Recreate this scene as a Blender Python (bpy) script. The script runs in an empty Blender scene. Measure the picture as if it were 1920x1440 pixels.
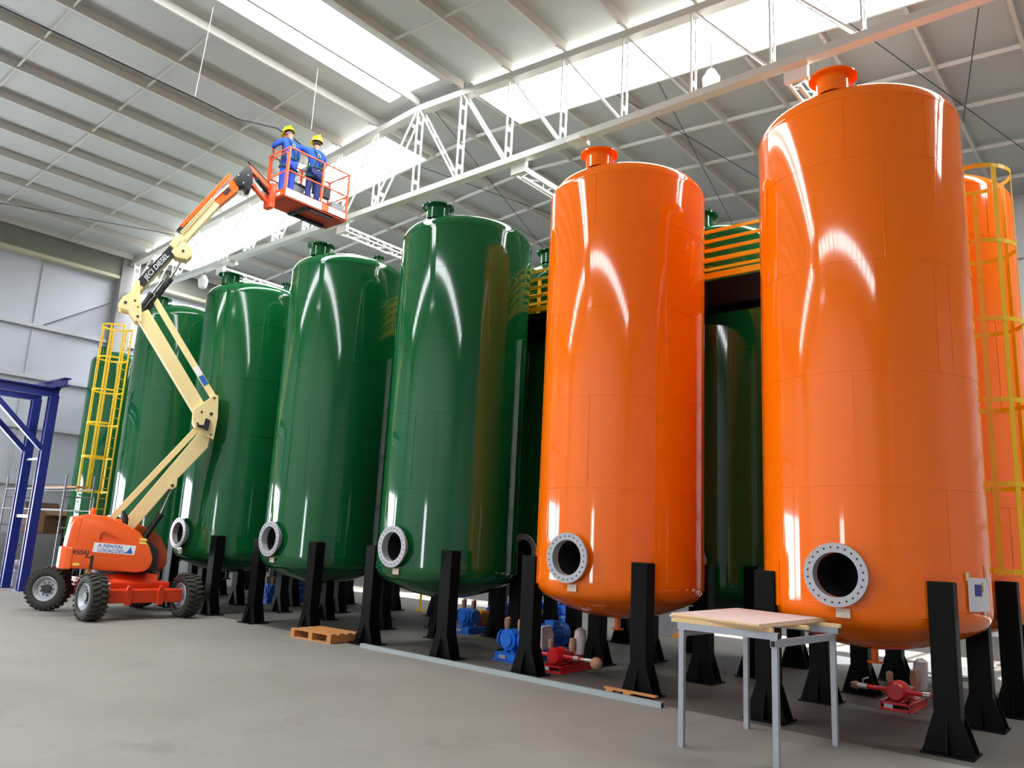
import bpy, bmesh, math, random
from mathutils import Vector, Matrix
random.seed(7)
PI = math.pi
scene = bpy.context.scene
COL = scene.collection

# ------------------------------------------------------------------ camera, sky, sun, exposure
YAW, PITCH, ROLL, FPX, CAMH = 0.7047, 0.1989, 0.0509, 1469.3, 1.75
cam_d = bpy.data.cameras.new('camera')
cam_d.sensor_width = 36.0
cam_d.lens = 36.0 * FPX / 1920.0
cam_d.clip_end = 200
cam = bpy.data.objects.new('camera', cam_d)
COL.objects.link(cam)
_f = Vector((-math.sin(YAW) * math.cos(PITCH), math.cos(YAW) * math.cos(PITCH), math.sin(PITCH)))
_r0 = Vector((math.cos(YAW), math.sin(YAW), 0))
_u0 = _r0.cross(_f)
_r = _r0 * math.cos(ROLL) + _u0 * math.sin(ROLL)
_u = -_r0 * math.sin(ROLL) + _u0 * math.cos(ROLL)
M = Matrix((_r, _u, -_f)).transposed().to_4x4()
M.translation = Vector((0, 0, CAMH))
cam.matrix_world = M
scene.camera = cam

world = bpy.data.worlds.new('overcast_sky')
scene.world = world
world.use_nodes = True
_bg = world.node_tree.nodes['Background']
_bg.inputs[0].default_value = (0.90, 0.96, 1.0, 1)
_bg.inputs[1].default_value = 22.0
SKYLIGHT = 23.0

sun_d = bpy.data.lights.new('sun', 'SUN')
sun_d.energy = 150.0
sun_d.angle = math.radians(0.6)
sun_d.color = (1.0, 0.96, 0.9)
sun = bpy.data.objects.new('sun', sun_d)
COL.objects.link(sun)
sun.rotation_euler = Vector((-2.0, -4.2, 12.2)).to_track_quat('Z', 'Y').to_euler()
sun.location = (0, 0, 30)

def portal(name, loc, size, normal):
    """daylight entering an opening in the wall"""
    d = bpy.data.lights.new(name, 'AREA')
    d.shape = 'RECTANGLE'; d.size, d.size_y = size
    d.cycles.is_portal = True
    o = bpy.data.objects.new(name, d); COL.objects.link(o)
    o.location = loc
    o.rotation_euler = Vector(normal).to_track_quat('-Z', 'Z').to_euler()
portal('side_door_daylight', (-29.75, 0.4, 1.75), (11.8, 3.5), (1, 0, 0))
portal('front_door_daylight', (-7.5, -14.2, 1.6), (1.5, 3.2), (0, 1, 0))

vs = scene.view_settings
vs.view_transform = 'Standard'
vs.look = 'None'
vs.exposure = 0.0
vs.gamma = 1.0
vs.use_curve_mapping = False
scene.cycles.max_bounces = 10
scene.cycles.diffuse_bounces = 5
scene.cycles.glossy_bounces = 4
scene.cycles.caustics_reflective = False
scene.cycles.caustics_refractive = False
scene.cycles.sample_clamp_indirect = 6.0

# ------------------------------------------------------------------ materials
def lin(c):
    return tuple((x / 12.92 if x <= 0.04045 else ((x + 0.055) / 1.055) ** 2.4) for x in c)

def hexc(r, g, b):
    return lin((r / 255.0, g / 255.0, b / 255.0))

def mat(name, col, rough=0.5, metal=0.0, noise=0.0, nscale=6.0, bump=0.0, bscale=40.0, coat=0.0, stretch=None, spec=0.5):
    m = bpy.data.materials.new(name); m.use_nodes = True
    nt = m.node_tree; b = nt.nodes['Principled BSDF']
    b.inputs['Base Color'].default_value = (*col, 1)
    b.inputs['Roughness'].default_value = rough
    b.inputs['Metallic'].default_value = metal
    b.inputs['Coat Weight'].default_value = coat
    b.inputs['Coat Roughness'].default_value = 0.03
    b.inputs['Specular IOR Level'].default_value = spec
    if noise or bump:
        tc = nt.nodes.new('ShaderNodeTexCoord')
        mp = nt.nodes.new('ShaderNodeMapping')
        nt.links.new(tc.outputs['Object'], mp.inputs['Vector'])
        if stretch: mp.inputs['Scale'].default_value = stretch
    if noise:
        n = nt.nodes.new('ShaderNodeTexNoise'); n.inputs['Scale'].default_value = nscale
        n.inputs['Detail'].default_value = 5
        nt.links.new(mp.outputs[0], n.inputs['Vector'])
        mx = nt.nodes.new('ShaderNodeMix'); mx.data_type = 'RGBA'
        mx.inputs['A'].default_value = (*[c * (1 - noise) for c in col], 1)
        mx.inputs['B'].default_value = (*[min(1, c * (1 + noise)) for c in col], 1)
        nt.links.new(n.outputs['Fac'], mx.inputs['Factor'])
        nt.links.new(mx.outputs['Result'], b.inputs['Base Color'])
    if bump:
        n2 = nt.nodes.new('ShaderNodeTexNoise'); n2.inputs['Scale'].default_value = bscale
        n2.inputs['Detail'].default_value = 3
        nt.links.new(mp.outputs[0], n2.inputs['Vector'])
        bp = nt.nodes.new('ShaderNodeBump'); bp.inputs['Strength'].default_value = bump
        bp.inputs['Distance'].default_value = 0.01
        nt.links.new(n2.outputs['Fac'], bp.inputs['Height'])
        nt.links.new(bp.outputs[0], b.inputs['Normal'])
    return m

def emis(name, col, s):
    m = bpy.data.materials.new(name); m.use_nodes = True
    nt = m.node_tree; nt.nodes.clear()
    e = nt.nodes.new('ShaderNodeEmission'); e.inputs[0].default_value = (*col, 1); e.inputs[1].default_value = s
    o = nt.nodes.new('ShaderNodeOutputMaterial'); nt.links.new(e.outputs[0], o.inputs[0])
    return m

def ribbed(name, col, scale, axis, rough, depth, noise=0.05):
    """sheet metal with ribs: wave bump along one axis plus broad streaks"""
    m = mat(name, col, rough, noise=noise, nscale=0.8)
    nt = m.node_tree; b = nt.nodes['Principled BSDF']
    tc = nt.nodes.new('ShaderNodeTexCoord')
    w = nt.nodes.new('ShaderNodeTexWave'); w.wave_type = 'BANDS'; w.bands_direction = axis
    w.inputs['Scale'].default_value = scale; w.inputs['Distortion'].default_value = 0.4
    w.inputs['Detail'].default_value = 1.0
    nt.links.new(tc.outputs['Object'], w.inputs['Vector'])
    bp = nt.nodes.new('ShaderNodeBump'); bp.inputs['Strength'].default_value = depth; bp.inputs['Distance'].default_value = 0.02
    nt.links.new(w.outputs['Fac'], bp.inputs['Height'])
    nt.links.new(bp.outputs[0], b.inputs['Normal'])
    return m

GREEN = mat('green_gloss_paint', hexc(10, 82, 40), 0.07, noise=0.05, nscale=1.5, bump=0.012, bscale=2.5, coat=0.18, spec=0.42)
ORANGE = mat('orange_gloss_paint', hexc(244, 110, 3), 0.07, noise=0.04, nscale=1.5, bump=0.012, bscale=2.5, coat=0.18, spec=0.42)
BLACK = mat('black_leg_paint', (0.003, 0.003, 0.0035), 0.5, noise=0.2, nscale=8, spec=0.1)
DARK = mat('shade_and_eye_black', (0.004, 0.004, 0.005), 0.8)  # near-black paints shade into tank cavity, bolt holes, tube ends; also eye colour
FLANGE = mat('grey_primer', hexc(168, 168, 174), 0.5, noise=0.05, nscale=10)
PAPER = mat('white_paper', hexc(205, 200, 205), 0.8, noise=0.04, nscale=12)
TAPE = mat('masking_tape', hexc(214, 196, 176), 0.8)
INK = mat('blue_ink', hexc(60, 60, 130), 0.8)
INK2 = mat('ochre_ink', hexc(150, 130, 50), 0.8)
YELLOW = mat('yellow_safety_paint', hexc(240, 195, 15), 0.4, noise=0.06, nscale=5)
WHITEST = mat('white_steel_paint', hexc(226, 226, 222), 0.5, noise=0.05, nscale=3)
PURLIN = mat('pale_purlin_steel', hexc(190, 187, 180), 0.55, noise=0.05, nscale=2)
GIRT = mat('grey_girt', hexc(182, 184, 190), 0.5, noise=0.05)
WALLSHEET = ribbed('wall_cladding', hexc(186, 190, 202), 9.0, 'Y', 0.5, 0.25, 0.07)
WALLSHEETX = ribbed('wall_cladding_long', hexc(200, 200, 204), 9.0, 'X', 0.5, 0.25, 0.07)
ROOF = ribbed('roof_insulation', hexc(174, 178, 176), 14.0, 'Y', 0.45, 0.25, 0.05)
CONCBEAM = mat('dark_concrete_beam', hexc(120, 122, 112), 0.85, noise=0.15, nscale=3, bump=0.2)
BLOCK = mat('grey_block_wall', hexc(140, 143, 146), 0.9, noise=0.12, nscale=4, bump=0.3)
CREAM = mat('cream_paint', hexc(232, 208, 150), 0.4, noise=0.04, nscale=4)
LIFTOR = mat('lift_orange', hexc(238, 92, 22), 0.33, noise=0.06, nscale=3, coat=0.15)
LIFTRED = mat('chassis_red_orange', hexc(214, 62, 24), 0.4, noise=0.12, nscale=5)
BASKETOR = mat('basket_orange', hexc(232, 84, 36), 0.45, noise=0.08, nscale=6)
BASKETRED = mat('basket_underside_red', hexc(176, 46, 22), 0.6, noise=0.35, nscale=7)
RUBBER = mat('tyre_rubber', (0.022, 0.021, 0.018), 0.8, noise=0.3, nscale=9)
TREAD = mat('dusty_tread', hexc(62, 57, 47), 0.9, noise=0.3, nscale=14)
RIM = mat('rim_grey', hexc(176, 180, 186), 0.4, metal=0.2, noise=0.08)
BLACKPL = mat('black_plastic', (0.012, 0.012, 0.014), 0.45)
CHROME = mat('chrome_rod', (0.75, 0.76, 0.78), 0.12, metal=1.0)
DECALW = mat('white_decal', hexc(232, 232, 236), 0.5)
DECALB = mat('blue_decal', hexc(24, 96, 176), 0.5)
DECALY = mat('pale_yellow_decal', hexc(236, 206, 90), 0.5)
BEACON = mat('orange_beacon', hexc(240, 90, 20), 0.25)
SHIRT = mat('royal_blue_cloth', hexc(22, 70, 160), 0.85, noise=0.12, nscale=9)
TROUS = mat('blue_trousers', hexc(30, 66, 170), 0.85, noise=0.12, nscale=9)
NAVY = mat('navy_trousers', hexc(28, 44, 104), 0.85, noise=0.15, nscale=9)
SKIN = mat('skin', hexc(176, 118, 92), 0.6)
HELMET = mat('yellow_helmet', hexc(250, 214, 20), 0.3)
HARNESS = mat('green_harness', hexc(24, 78, 70), 0.8)
BOOT = mat('black_boot', (0.01, 0.01, 0.01), 0.6)
GREYBAG = mat('grey_box_panel', hexc(120, 124, 126), 0.6, noise=0.1)
WOOD = mat('pine_wood', hexc(226, 192, 140), 0.7, noise=0.14, nscale=5, stretch=(8, 1, 8))
WOODOR = mat('orange_pine', hexc(190, 128, 72), 0.7, noise=0.2, nscale=5)
PLY = mat('pinkish_plywood', hexc(226, 204, 200), 0.7, noise=0.08, nscale=3)
PLYEDGE = mat('plywood_edge', hexc(222, 190, 150), 0.75, noise=0.12, nscale=20)
TABLEST = mat('galvanised_steel', hexc(158, 162, 170), 0.42, metal=0.35, noise=0.12, nscale=9)
BARST = mat('grey_primed_tube', hexc(150, 160, 162), 0.5, noise=0.08, nscale=6)
BLUEFR = mat('dark_blue_steel', hexc(26, 36, 118), 0.4, noise=0.08, nscale=4)
PUMPB = mat('pump_blue', hexc(20, 100, 200), 0.35, noise=0.1, nscale=8)
PUMPDB = mat('dark_pump_blue', hexc(18, 60, 130), 0.4, noise=0.1, nscale=8)
PUMPR = mat('pump_red', hexc(206, 30, 34), 0.35, noise=0.1, nscale=8)
KRAFT = mat('brown_kraft_wrap', hexc(170, 130, 100), 0.75, noise=0.2, nscale=16, bump=0.5)
ZINC = mat('zinc_fitting', hexc(190, 188, 184), 0.35, metal=0.7)
GUARD = mat('orange_guard', hexc(228, 140, 40), 0.5)
CARD = mat('cardboard', hexc(150, 112, 84), 0.85, noise=0.1, nscale=5)
CARDDARK = mat('dark_cardboard', hexc(96, 66, 48), 0.9, noise=0.1, nscale=5)
SCAFF = mat('scaffold_tube', hexc(130, 130, 134), 0.45, metal=0.4, noise=0.1)
ORCYL = mat('orange_drum', hexc(216, 84, 34), 0.5, noise=0.1)
CABLE = mat('black_cable', (0.02, 0.02, 0.024), 0.6)
ROD = mat('grey_rod', hexc(90, 90, 94), 0.5, metal=0.5)
CLEARWRAP = mat('clear_plastic_wrap', hexc(206, 196, 196), 0.25)
PLATEST = mat('pale_plate_steel', hexc(210, 212, 216), 0.4, metal=0.3, noise=0.06)
STEELGREY = mat('plain_grey_plate', hexc(150, 152, 162), 0.45, metal=0.3)
LAMPGL = emis('lit_lamp_glass', (1, 0.99, 0.96), 4.0)
SKYPANEL = emis('daylight_panel', (0.95, 0.98, 1.0), SKYLIGHT)

# translucent daylight panel that also lets the sun through
SUNPANEL = bpy.data.materials.new('clear_daylight_panel'); SUNPANEL.use_nodes = True
_nt = SUNPANEL.node_tree; _nt.nodes.clear()
_e = _nt.nodes.new('ShaderNodeEmission'); _e.inputs[0].default_value = (0.95, 0.98, 1, 1); _e.inputs[1].default_value = SKYLIGHT * 1.35
_t = _nt.nodes.new('ShaderNodeBsdfTransparent'); _mx = _nt.nodes.new('ShaderNodeMixShader'); _mx.inputs[0].default_value = 0.75
_o = _nt.nodes.new('ShaderNodeOutputMaterial')
_nt.links.new(_t.outputs[0], _mx.inputs[1]); _nt.links.new(_e.outputs[0], _mx.inputs[2]); _nt.links.new(_mx.outputs[0], _o.inputs[0])

# concrete floor: lighter front slab, darker screed under the tanks
FLOOR = bpy.data.materials.new('concrete_floor'); FLOOR.use_nodes = True
_nt = FLOOR.node_tree; _b = _nt.nodes['Principled BSDF']; _b.inputs['Roughness'].default_value = 0.62
_g = _nt.nodes.new('ShaderNodeNewGeometry'); _s = _nt.nodes.new('ShaderNodeSeparateXYZ')
_nt.links.new(_g.outputs['Position'], _s.inputs[0])
def _math(op, a, b=None):
    n = _nt.nodes.new('ShaderNodeMath'); n.operation = op
    for i, x in enumerate((a, b)):
        if x is None: continue
        if isinstance(x, (int, float)): n.inputs[i].default_value = x
        else: _nt.links.new(x, n.inputs[i])
    return n.outputs[0]
# edge of the screed runs almost along the tank row
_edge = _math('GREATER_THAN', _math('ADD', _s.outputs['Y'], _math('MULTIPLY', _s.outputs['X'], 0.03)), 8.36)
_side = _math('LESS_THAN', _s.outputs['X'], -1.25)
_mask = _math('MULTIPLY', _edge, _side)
def _noise(sc, det, rough=0.6):
    n = _nt.nodes.new('ShaderNodeTexNoise'); n.inputs['Scale'].default_value = sc; n.inputs['Detail'].default_value = det
    n.inputs['Roughness'].default_value = rough
    _nt.links.new(_g.outputs['Position'], n.inputs['Vector']); return n.outputs['Fac']
def _mixc(f, a, b, mode='MIX'):
    n = _nt.nodes.new('ShaderNodeMix'); n.data_type = 'RGBA'; n.blend_type = mode
    if isinstance(f, (int, float)): n.inputs['Factor'].default_value = f
    else: _nt.links.new(f, n.inputs['Factor'])
    for k, x in (('A', a), ('B', b)):
        if isinstance(x, tuple): n.inputs[k].default_value = (*x, 1)
        else: _nt.links.new(x, n.inputs[k])
    return n.outputs['Result']
_ramp = _nt.nodes.new('ShaderNodeMapRange'); _ramp.inputs[1].default_value = 0.35; _ramp.inputs[2].default_value = 0.7
_nt.links.new(_noise(0.55, 6), _ramp.inputs[0])
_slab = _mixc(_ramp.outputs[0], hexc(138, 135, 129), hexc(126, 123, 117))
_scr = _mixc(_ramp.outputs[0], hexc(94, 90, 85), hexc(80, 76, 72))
_stain = _nt.nodes.new('ShaderNodeMapRange'); _stain.inputs[1].default_value = 0.60; _stain.inputs[2].default_value = 0.72
_nt.links.new(_noise(1.3, 4), _stain.inputs[0])
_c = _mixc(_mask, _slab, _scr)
_c = _mixc(_math('MULTIPLY', _stain.outputs[0], 0.25), _c, hexc(78, 75, 73))
_c = _mixc(0.25, _c, _mixc(_noise(14, 6, 0.8), hexc(90, 86, 80), hexc(235, 228, 216)), 'SOFT_LIGHT')
_nt.links.new(_c, _b.inputs['Base Color'])
_bp = _nt.nodes.new('ShaderNodeBump'); _bp.inputs['Strength'].default_value = 0.25; _bp.inputs['Distance'].default_value = 0.01
_nt.links.new(_noise(22, 5), _bp.inputs['Height']); _nt.links.new(_bp.outputs[0], _b.inputs['Normal'])

# ------------------------------------------------------------------ mesh builder
class MB:
    """collects shapes; build() links them as ONE mesh object"""
    def __init__(s, M=None):
        s.v = []; s.f = []; s.mi = []; s.sm = []; s.M = M; s.cur = 0
    def add(s, vs, fs, smooth=False):
        n = len(s.v)
        for p in vs:
            p = Vector(p)
            s.v.append(s.M @ p if s.M is not None else p)
        for f in fs:
            s.f.append([n + i for i in f]); s.mi.append(s.cur); s.sm.append(smooth)
        return s
    def box(s, x0, x1, y0, y1, z0, z1):
        v = [(x, y, z) for z in (z0, z1) for y in (y0, y1) for x in (x0, x1)]
        return s.add(v, [(0, 2, 3, 1), (4, 5, 7, 6), (0, 1, 5, 4), (2, 6, 7, 3), (0, 4, 6, 2), (1, 3, 7, 5)])
    def bar(s, p, q, w, h=None, up=(0, 0, 1)):
        h = h or w; p = Vector(p); q = Vector(q); d = (q - p).normalized(); up = Vector(up)
        if abs(d.dot(up.normalized())) > 0.98: up = Vector((0, 1, 0))
        a = d.cross(up).normalized(); b = a.cross(d).normalized()
        v = []
        for e in (p, q):
            for i, j in ((-1, -1), (1, -1), (1, 1), (-1, 1)):
                v.append(e + a * (i * w / 2) + b * (j * h / 2))
        return s.add(v, [(0, 1, 2, 3), (7, 6, 5, 4), (0, 4, 5, 1), (1, 5, 6, 2), (2, 6, 7, 3), (3, 7, 4, 0)])
    def tube(s, pts, r, seg=10, closed=False):
        pts = [Vector(p) for p in pts]; n = len(pts); rings = []
        rr = r if isinstance(r, (list, tuple)) else [r] * n
        prev = None
        for i, p in enumerate(pts):
            if closed: d = (pts[(i + 1) % n] - pts[i - 1]).normalized()
            elif i == 0: d = (pts[1] - p).normalized()
            elif i == n - 1: d = (p - pts[-2]).normalized()
            else: d = ((pts[i + 1] - p).normalized() + (p - pts[i - 1]).normalized()).normalized()
            if prev is None:
                a = d.orthogonal().normalized()
            else:
                a = (prev - d * prev.dot(d)).normalized()
            prev = a; b = d.cross(a)
            rings.append([p + (a * math.cos(t) + b * math.sin(t)) * rr[i] for t in [2 * PI * k / seg for k in range(seg)]])
        v = [x for ring in rings for x in ring]; f = []
        m = n if closed else n - 1
        for i in range(m):
            j = (i + 1) % n
            for k in range(seg):
                l = (k + 1) % seg
                f.append((i * seg + k, i * seg + l, j * seg + l, j * seg + k))
        s.add(v, f, True)
        if not closed:
            s.add(rings[0], [tuple(reversed(range(seg)))]); s.add(rings[-1], [tuple(range(seg))])
        return s
    def cyl(s, p, q, r, seg=20):
        return s.tube([p, q], r, seg)
    def lathe(s, prof, seg=32, o=(0, 0, 0), axis=(0, 0, 1), smooth=True):
        """profile of (radius, height) along axis; radius 0 closes to a point"""
        ax = Vector(axis).normalized(); a = ax.orthogonal().normalized(); b = ax.cross(a); o = Vector(o)
        v = []; idx = []
        for r, h in prof:
            if r < 1e-6:
                idx.append([len(v)] * seg); v.append(o + ax * h)
            else:
                idx.append(list(range(len(v), len(v) + seg)))
                v += [o + ax * h + (a * math.cos(2 * PI * k / seg) + b * math.sin(2 * PI * k / seg)) * r for k in range(seg)]
        f = []
        for i in range(len(prof) - 1):
            for k in range(seg):
                l = (k + 1) % seg
                q = [idx[i][k], idx[i][l], idx[i + 1][l], idx[i + 1][k]]
                u = []
                for x in q:
                    if x not in u: u.append(x)
                if len(u) > 2: f.append(tuple(u))
        return s.add(v, f, smooth)
    def prism(s, poly, ext):
        n = len(poly); e = Vector(ext); v = [Vector(p) for p in poly] + [Vector(p) + e for p in poly]
        f = [tuple(reversed(range(n))), tuple(range(n, 2 * n))]
        for k in range(n):
            l = (k + 1) % n
            f.append((k, l, n + l, n + k))
        return s.add(v, f)
    def sphere(s, c, r, seg=16, rings=10, sc=(1, 1, 1)):
        v = [(0, 0, 1)]; f = []
        for i in range(1, rings):
            t = PI * i / rings
            v += [(math.sin(t) * math.cos(2 * PI * k / seg), math.sin(t) * math.sin(2 * PI * k / seg), math.cos(t)) for k in range(seg)]
        v.append((0, 0, -1))
        v = [(c[0] + x * r * sc[0], c[1] + y * r * sc[1], c[2] + z * r * sc[2]) for x, y, z in v]
        for k in range(seg):
            l = (k + 1) % seg
            f.append((0, 1 + k, 1 + l))
            b = 1 + (rings - 2) * seg
            f.append((len(v) - 1, b + l, b + k))
            for i in range(rings - 2):
                a = 1 + i * seg
                f.append((a + k, a + seg + k, a + seg + l, a + l))
        return s.add(v, f, True)
    def mesh(s, name, mats, bevel=0):
        me = bpy.data.meshes.new(name)
        me.from_pydata([tuple(p) for p in s.v], [], s.f)
        for m in (mats if isinstance(mats, (list, tuple)) else [mats]): me.materials.append(m)
        for p, i, sm in zip(me.polygons, s.mi, s.sm):
            p.material_index = i; p.use_smooth = sm
        bm = bmesh.new(); bm.from_mesh(me)
        bmesh.ops.recalc_face_normals(bm, faces=bm.faces)
        if bevel:
            es = [e for e in bm.edges if len(e.link_faces) == 2 and e.calc_face_angle(0) > 0.5]
            bmesh.ops.bevel(bm, geom=es, offset=bevel, segments=2, profile=0.6, affect='EDGES', clamp_overlap=True)
        bm.to_mesh(me); bm.free()
        if any(s.sm):
            me.set_sharp_from_angle(angle=math.radians(40))
        return me
    def build(s, name, mats, parent=None, bevel=0, loc=None):
        o = bpy.data.objects.new(name, s.mesh(name, mats, bevel)); COL.objects.link(o)
        if parent is not None: o.parent = parent
        if loc: o.location = loc
        return o

def tag(o, label=None, cat=None, group=None, kind=None):
    if label: o['label'] = label
    if cat: o['category'] = cat
    if group: o['group'] = group
    if kind: o['kind'] = kind
    return o

def thing(name, label, cat, loc=(0, 0, 0), rz=0.0, group=None):
    o = bpy.data.objects.new(name, None); COL.objects.link(o)
    o.empty_display_size = 0.2
    o.location = loc; o.rotation_euler = (0, 0, rz)
    return tag(o, label, cat, group)

def struct(name, mb, m, bevel=0):
    return tag(mb.build(name, m, bevel=bevel), kind='structure')

def dup(o, loc=None, rz=None, label=None, group=None, parent=None):
    c = o.copy(); COL.objects.link(c)
    if parent is not None: c.parent = parent
    for ch in list(o.children): dup(ch, parent=c)
    if loc is not None: c.location = loc
    if rz is not None: c.rotation_euler = (0, 0, rz)
    if label: c['label'] = label
    if group: c['group'] = group
    return c

def text_mesh(name, body, size, M, m, parent, depth=0.002, bold=0.0, shear=0.0, width=None):
    """lettering as a thin mesh; M places its local XY plane"""
    cu = bpy.data.curves.new(name, 'FONT'); cu.body = body; cu.size = size; cu.extrude = depth
    cu.offset = bold; cu.shear = shear; cu.align_x = 'CENTER'; cu.align_y = 'CENTER'
    t = bpy.data.objects.new(name, cu); COL.objects.link(t)
    dg = bpy.context.evaluated_depsgraph_get(); dg.update()
    me = bpy.data.meshes.new_from_object(t.evaluated_get(dg))
    bpy.data.objects.remove(t); bpy.data.curves.remove(cu)
    if width:
        xs = [v.co.x for v in me.vertices]; w = max(xs) - min(xs)
        me.transform(Matrix.Diagonal((width / w, 1, 1, 1)))
    me.transform(M)
    me.materials.clear(); me.materials.append(m); me.name = name
    o = bpy.data.objects.new(name, me); COL.objects.link(o); o.parent = parent
    return o

def frame(origin, xdir, ydir):
    x = Vector(xdir).normalized(); y = Vector(ydir); y = (y - x * y.dot(x)).normalized(); z = x.cross(y)
    m = Matrix((x, y, z)).transposed().to_4x4(); m.translation = Vector(origin); return m

# ------------------------------------------------------------------ the hall
WX, YB, YF, XR = -29.5, 24.0, -14.0, 14.0
ZR = 12.25
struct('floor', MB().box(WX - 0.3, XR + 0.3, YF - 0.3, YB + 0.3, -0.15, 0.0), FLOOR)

# left wall: block base, cladding with a wide door opening (daylight), concrete beam on top
w = MB()
w.box(WX - 0.25, WX, 6.3, YB, 1.26, 11.4)
w.box(WX - 0.25, WX, YF, -5.5, 1.26, 11.4)
w.box(WX - 0.25, WX, -5.5, 6.3, 3.5, 11.4)
wl = struct('wall_left', w, WALLSHEET)
b = MB(); b.box(WX - 0.25, WX + 0.06, 6.3, YB, 0, 1.26); b.box(WX - 0.25, WX + 0.06, YF, -5.5, 0, 1.26)
b.build('block_base', BLOCK, wl)
MB().box(WX, WX + 0.35, YF, YB, 10.66, 11.42).build('concrete_beam', CONCBEAM, wl)
MB().box(WX, WX + 0.38, YF, YB, 10.54, 10.66).build('beam_ledge', mat('cream_ledge', hexc(190, 186, 160), 0.7), wl)
for z in (2.89, 4.75, 6.45, 8.2):
    for (ya, yb) in ((6.3, 11.6), (12.3, YB)):
        MB().box(WX, WX + 0.16, ya, yb, z - 0.07, z + 0.05).build('wall_girt', GIRT, wl)
MB().box(WX, WX + 0.45, 11.65, 12.25, 0, 11.4).build('wall_column', mat('pale_column', hexc(148, 146, 146), 0.8), wl)
for y in (7.4, 9.2):
    MB().box(WX, WX + 0.05, y - 0.02, y + 0.02, 1.26, 10.6).build('sag_rod', GIRT, wl)
tag(MB().tube([(WX + 0.2, 9.46, 8.26), (WX + 0.2, 11.5, 9.6)], 0.018, 6).build('brace_rod', ROD), 'thin grey brace rod slanting across left wall between two girts', 'brace rod')

wb = struct('wall_back', MB().box(WX - 0.25, XR + 0.25, YB, YB + 0.25, 0, ZR + 0.1), WALLSHEETX)
for z in (2.9, 4.75, 6.45, 8.2, 10.0):
    MB().box(WX, XR, YB - 0.14, YB, z - 0.08, z + 0.06).build('wall_girt', PURLIN, wb)
for x in (-16.7, -10.5, -4.3, 1.9):
    MB().box(x - 0.2, x + 0.2, YB - 0.32, YB, 0, 11.9).build('wall_column', PURLIN, wb)
struct('wall_right', MB().box(XR, XR + 0.25, YF, YB, 0, ZR + 0.1), WALLSHEET)
w = MB()
w.box(WX - 0.25, -8.25, YF - 0.25, YF, 0, ZR + 0.1); w.box(-8.25, -6.75, YF - 0.25, YF, 3.2, ZR + 0.1)
w.box(-6.75, XR + 0.25, YF - 0.25, YF, 0, ZR + 0.1)
struct('wall_front', w, WALLSHEETX)

# gabled roof, ridge running away from the camera; daylight panels along the ridge and beside the truss
XG, SL = -13.66, 0.07
def zp(x): return 12.36 - SL * abs(x - XG)           # underside of the purlins
def roof_slab(mb, x0, x1, y0, y1, dz=0.2, t=0.12):
    xs = [x0] + ([XG] if x0 < XG < x1 else []) + [x1]
    for a, b in zip(xs[:-1], xs[1:]):
        za, zb = zp(a) + dz, zp(b) + dz
        mb.add([(a, y0, za), (b, y0, zb), (b, y1, zb), (a, y1, za), (a, y0, za + t), (b, y0, zb + t), (b, y1, zb + t), (a, y1, za + t)],
               [(0, 3, 2, 1), (4, 5, 6, 7), (0, 1, 5, 4), (1, 2, 6, 5), (2, 3, 7, 6), (3, 0, 4, 7)])
AX0, AX1, AY1 = -14.38, -12.58, 11.55               # daylight strip along the ridge of the near bay
FB0, FB1 = -9.6, -7.9                             # band of panels near the front wall, mirroring the one at the truss
c = MB()
for x0, x1 in ((WX - 0.25, AX0), (AX1, XR + 0.25)): roof_slab(c, x0, x1, FB1, 12.0)
for y0, y1 in ((AY1, 12.0), (FB1, -6.5)): roof_slab(c, AX0, AX1, y0, y1)
roof_slab(c, WX - 0.25, XR + 0.25, YF - 0.25, FB0)
for x0, x1 in ((WX - 0.25, -28.2), (-15.4, -11.98), (8.0, XR + 0.25)): roof_slab(c, x0, x1, FB0, FB1)
ceil = struct('ceiling', c, ROOF)
c2 = MB()
BY1 = 13.88
roof_slab(c2, WX - 0.25, XR + 0.25, BY1, YB + 0.25)
for x0, x1 in ((WX - 0.25, -28.2), (-15.4, -11.98), (8.0, XR + 0.25)): roof_slab(c2, x0, x1, 12.0, BY1)
ceil2 = struct('ceiling', c2, ROOF)
def zed(mb, x, y0, y1):
    """Z purlin: web and two lips"""
    z = zp(x)
    mb.box(x - 0.035, x + 0.035, y0, y1, z, z + 0.2)
PX = [XG + 1.52 * k for k in range(-10, 17)]
for x in PX:
    m = MB(); zed(m, x, YF, 11.9)
    m.cur = 1
    for dx in (-0.05, -0.02):
        for y in (11.74, 11.64): m.cyl((x + dx, y, z0 := zp(x) - 0.006), (x + dx, y, z0 + 0.008), 0.014, 6)
    m.build('purlin', [PURLIN, ROD], ceil)
def spacer(y, dx, parent, skip, w=0.04, pm=PURLIN):
    m = MB()
    for x in PX[:-1]:
        if any(a - 1.3 < x < b + 0.1 for a, b in skip): continue
        m.bar((x + dx, y, zp(x) + 0.06), (x + dx + 1.52, y, zp(x + 1.52) + 0.06), w, w)
    m.build('purlin_spacer', pm, parent)
for y in (-3.0, 1.0, 4.9, 7.2, 9.7): spacer(y, 0.0, ceil, ((AX0, AX1),))
for x in PX:
    m = MB(); zed(m, x + 0.06, 12.1, YB); m.build('purlin', PURLIN, ceil2)
for y in (BY1 + 0.06, 16.3, 18.2, 20.4, 22.4): spacer(y, 0.06, ceil2, (), 0.065, WHITEST)
def skylight(n, x0, x1, y0, y1, dz, m):
    mb = MB()
    xs = [x0] + ([XG] if x0 < XG < x1 else []) + [x1]
    for a, b in zip(xs[:-1], xs[1:]): mb.add([(a, y0, zp(a) + dz), (b, y0, zp(b) + dz), (b, y1, zp(b) + dz), (a, y1, zp(a) + dz)], [(0, 1, 2, 3)])
    return struct('window_%d' % n, mb, m)
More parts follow.
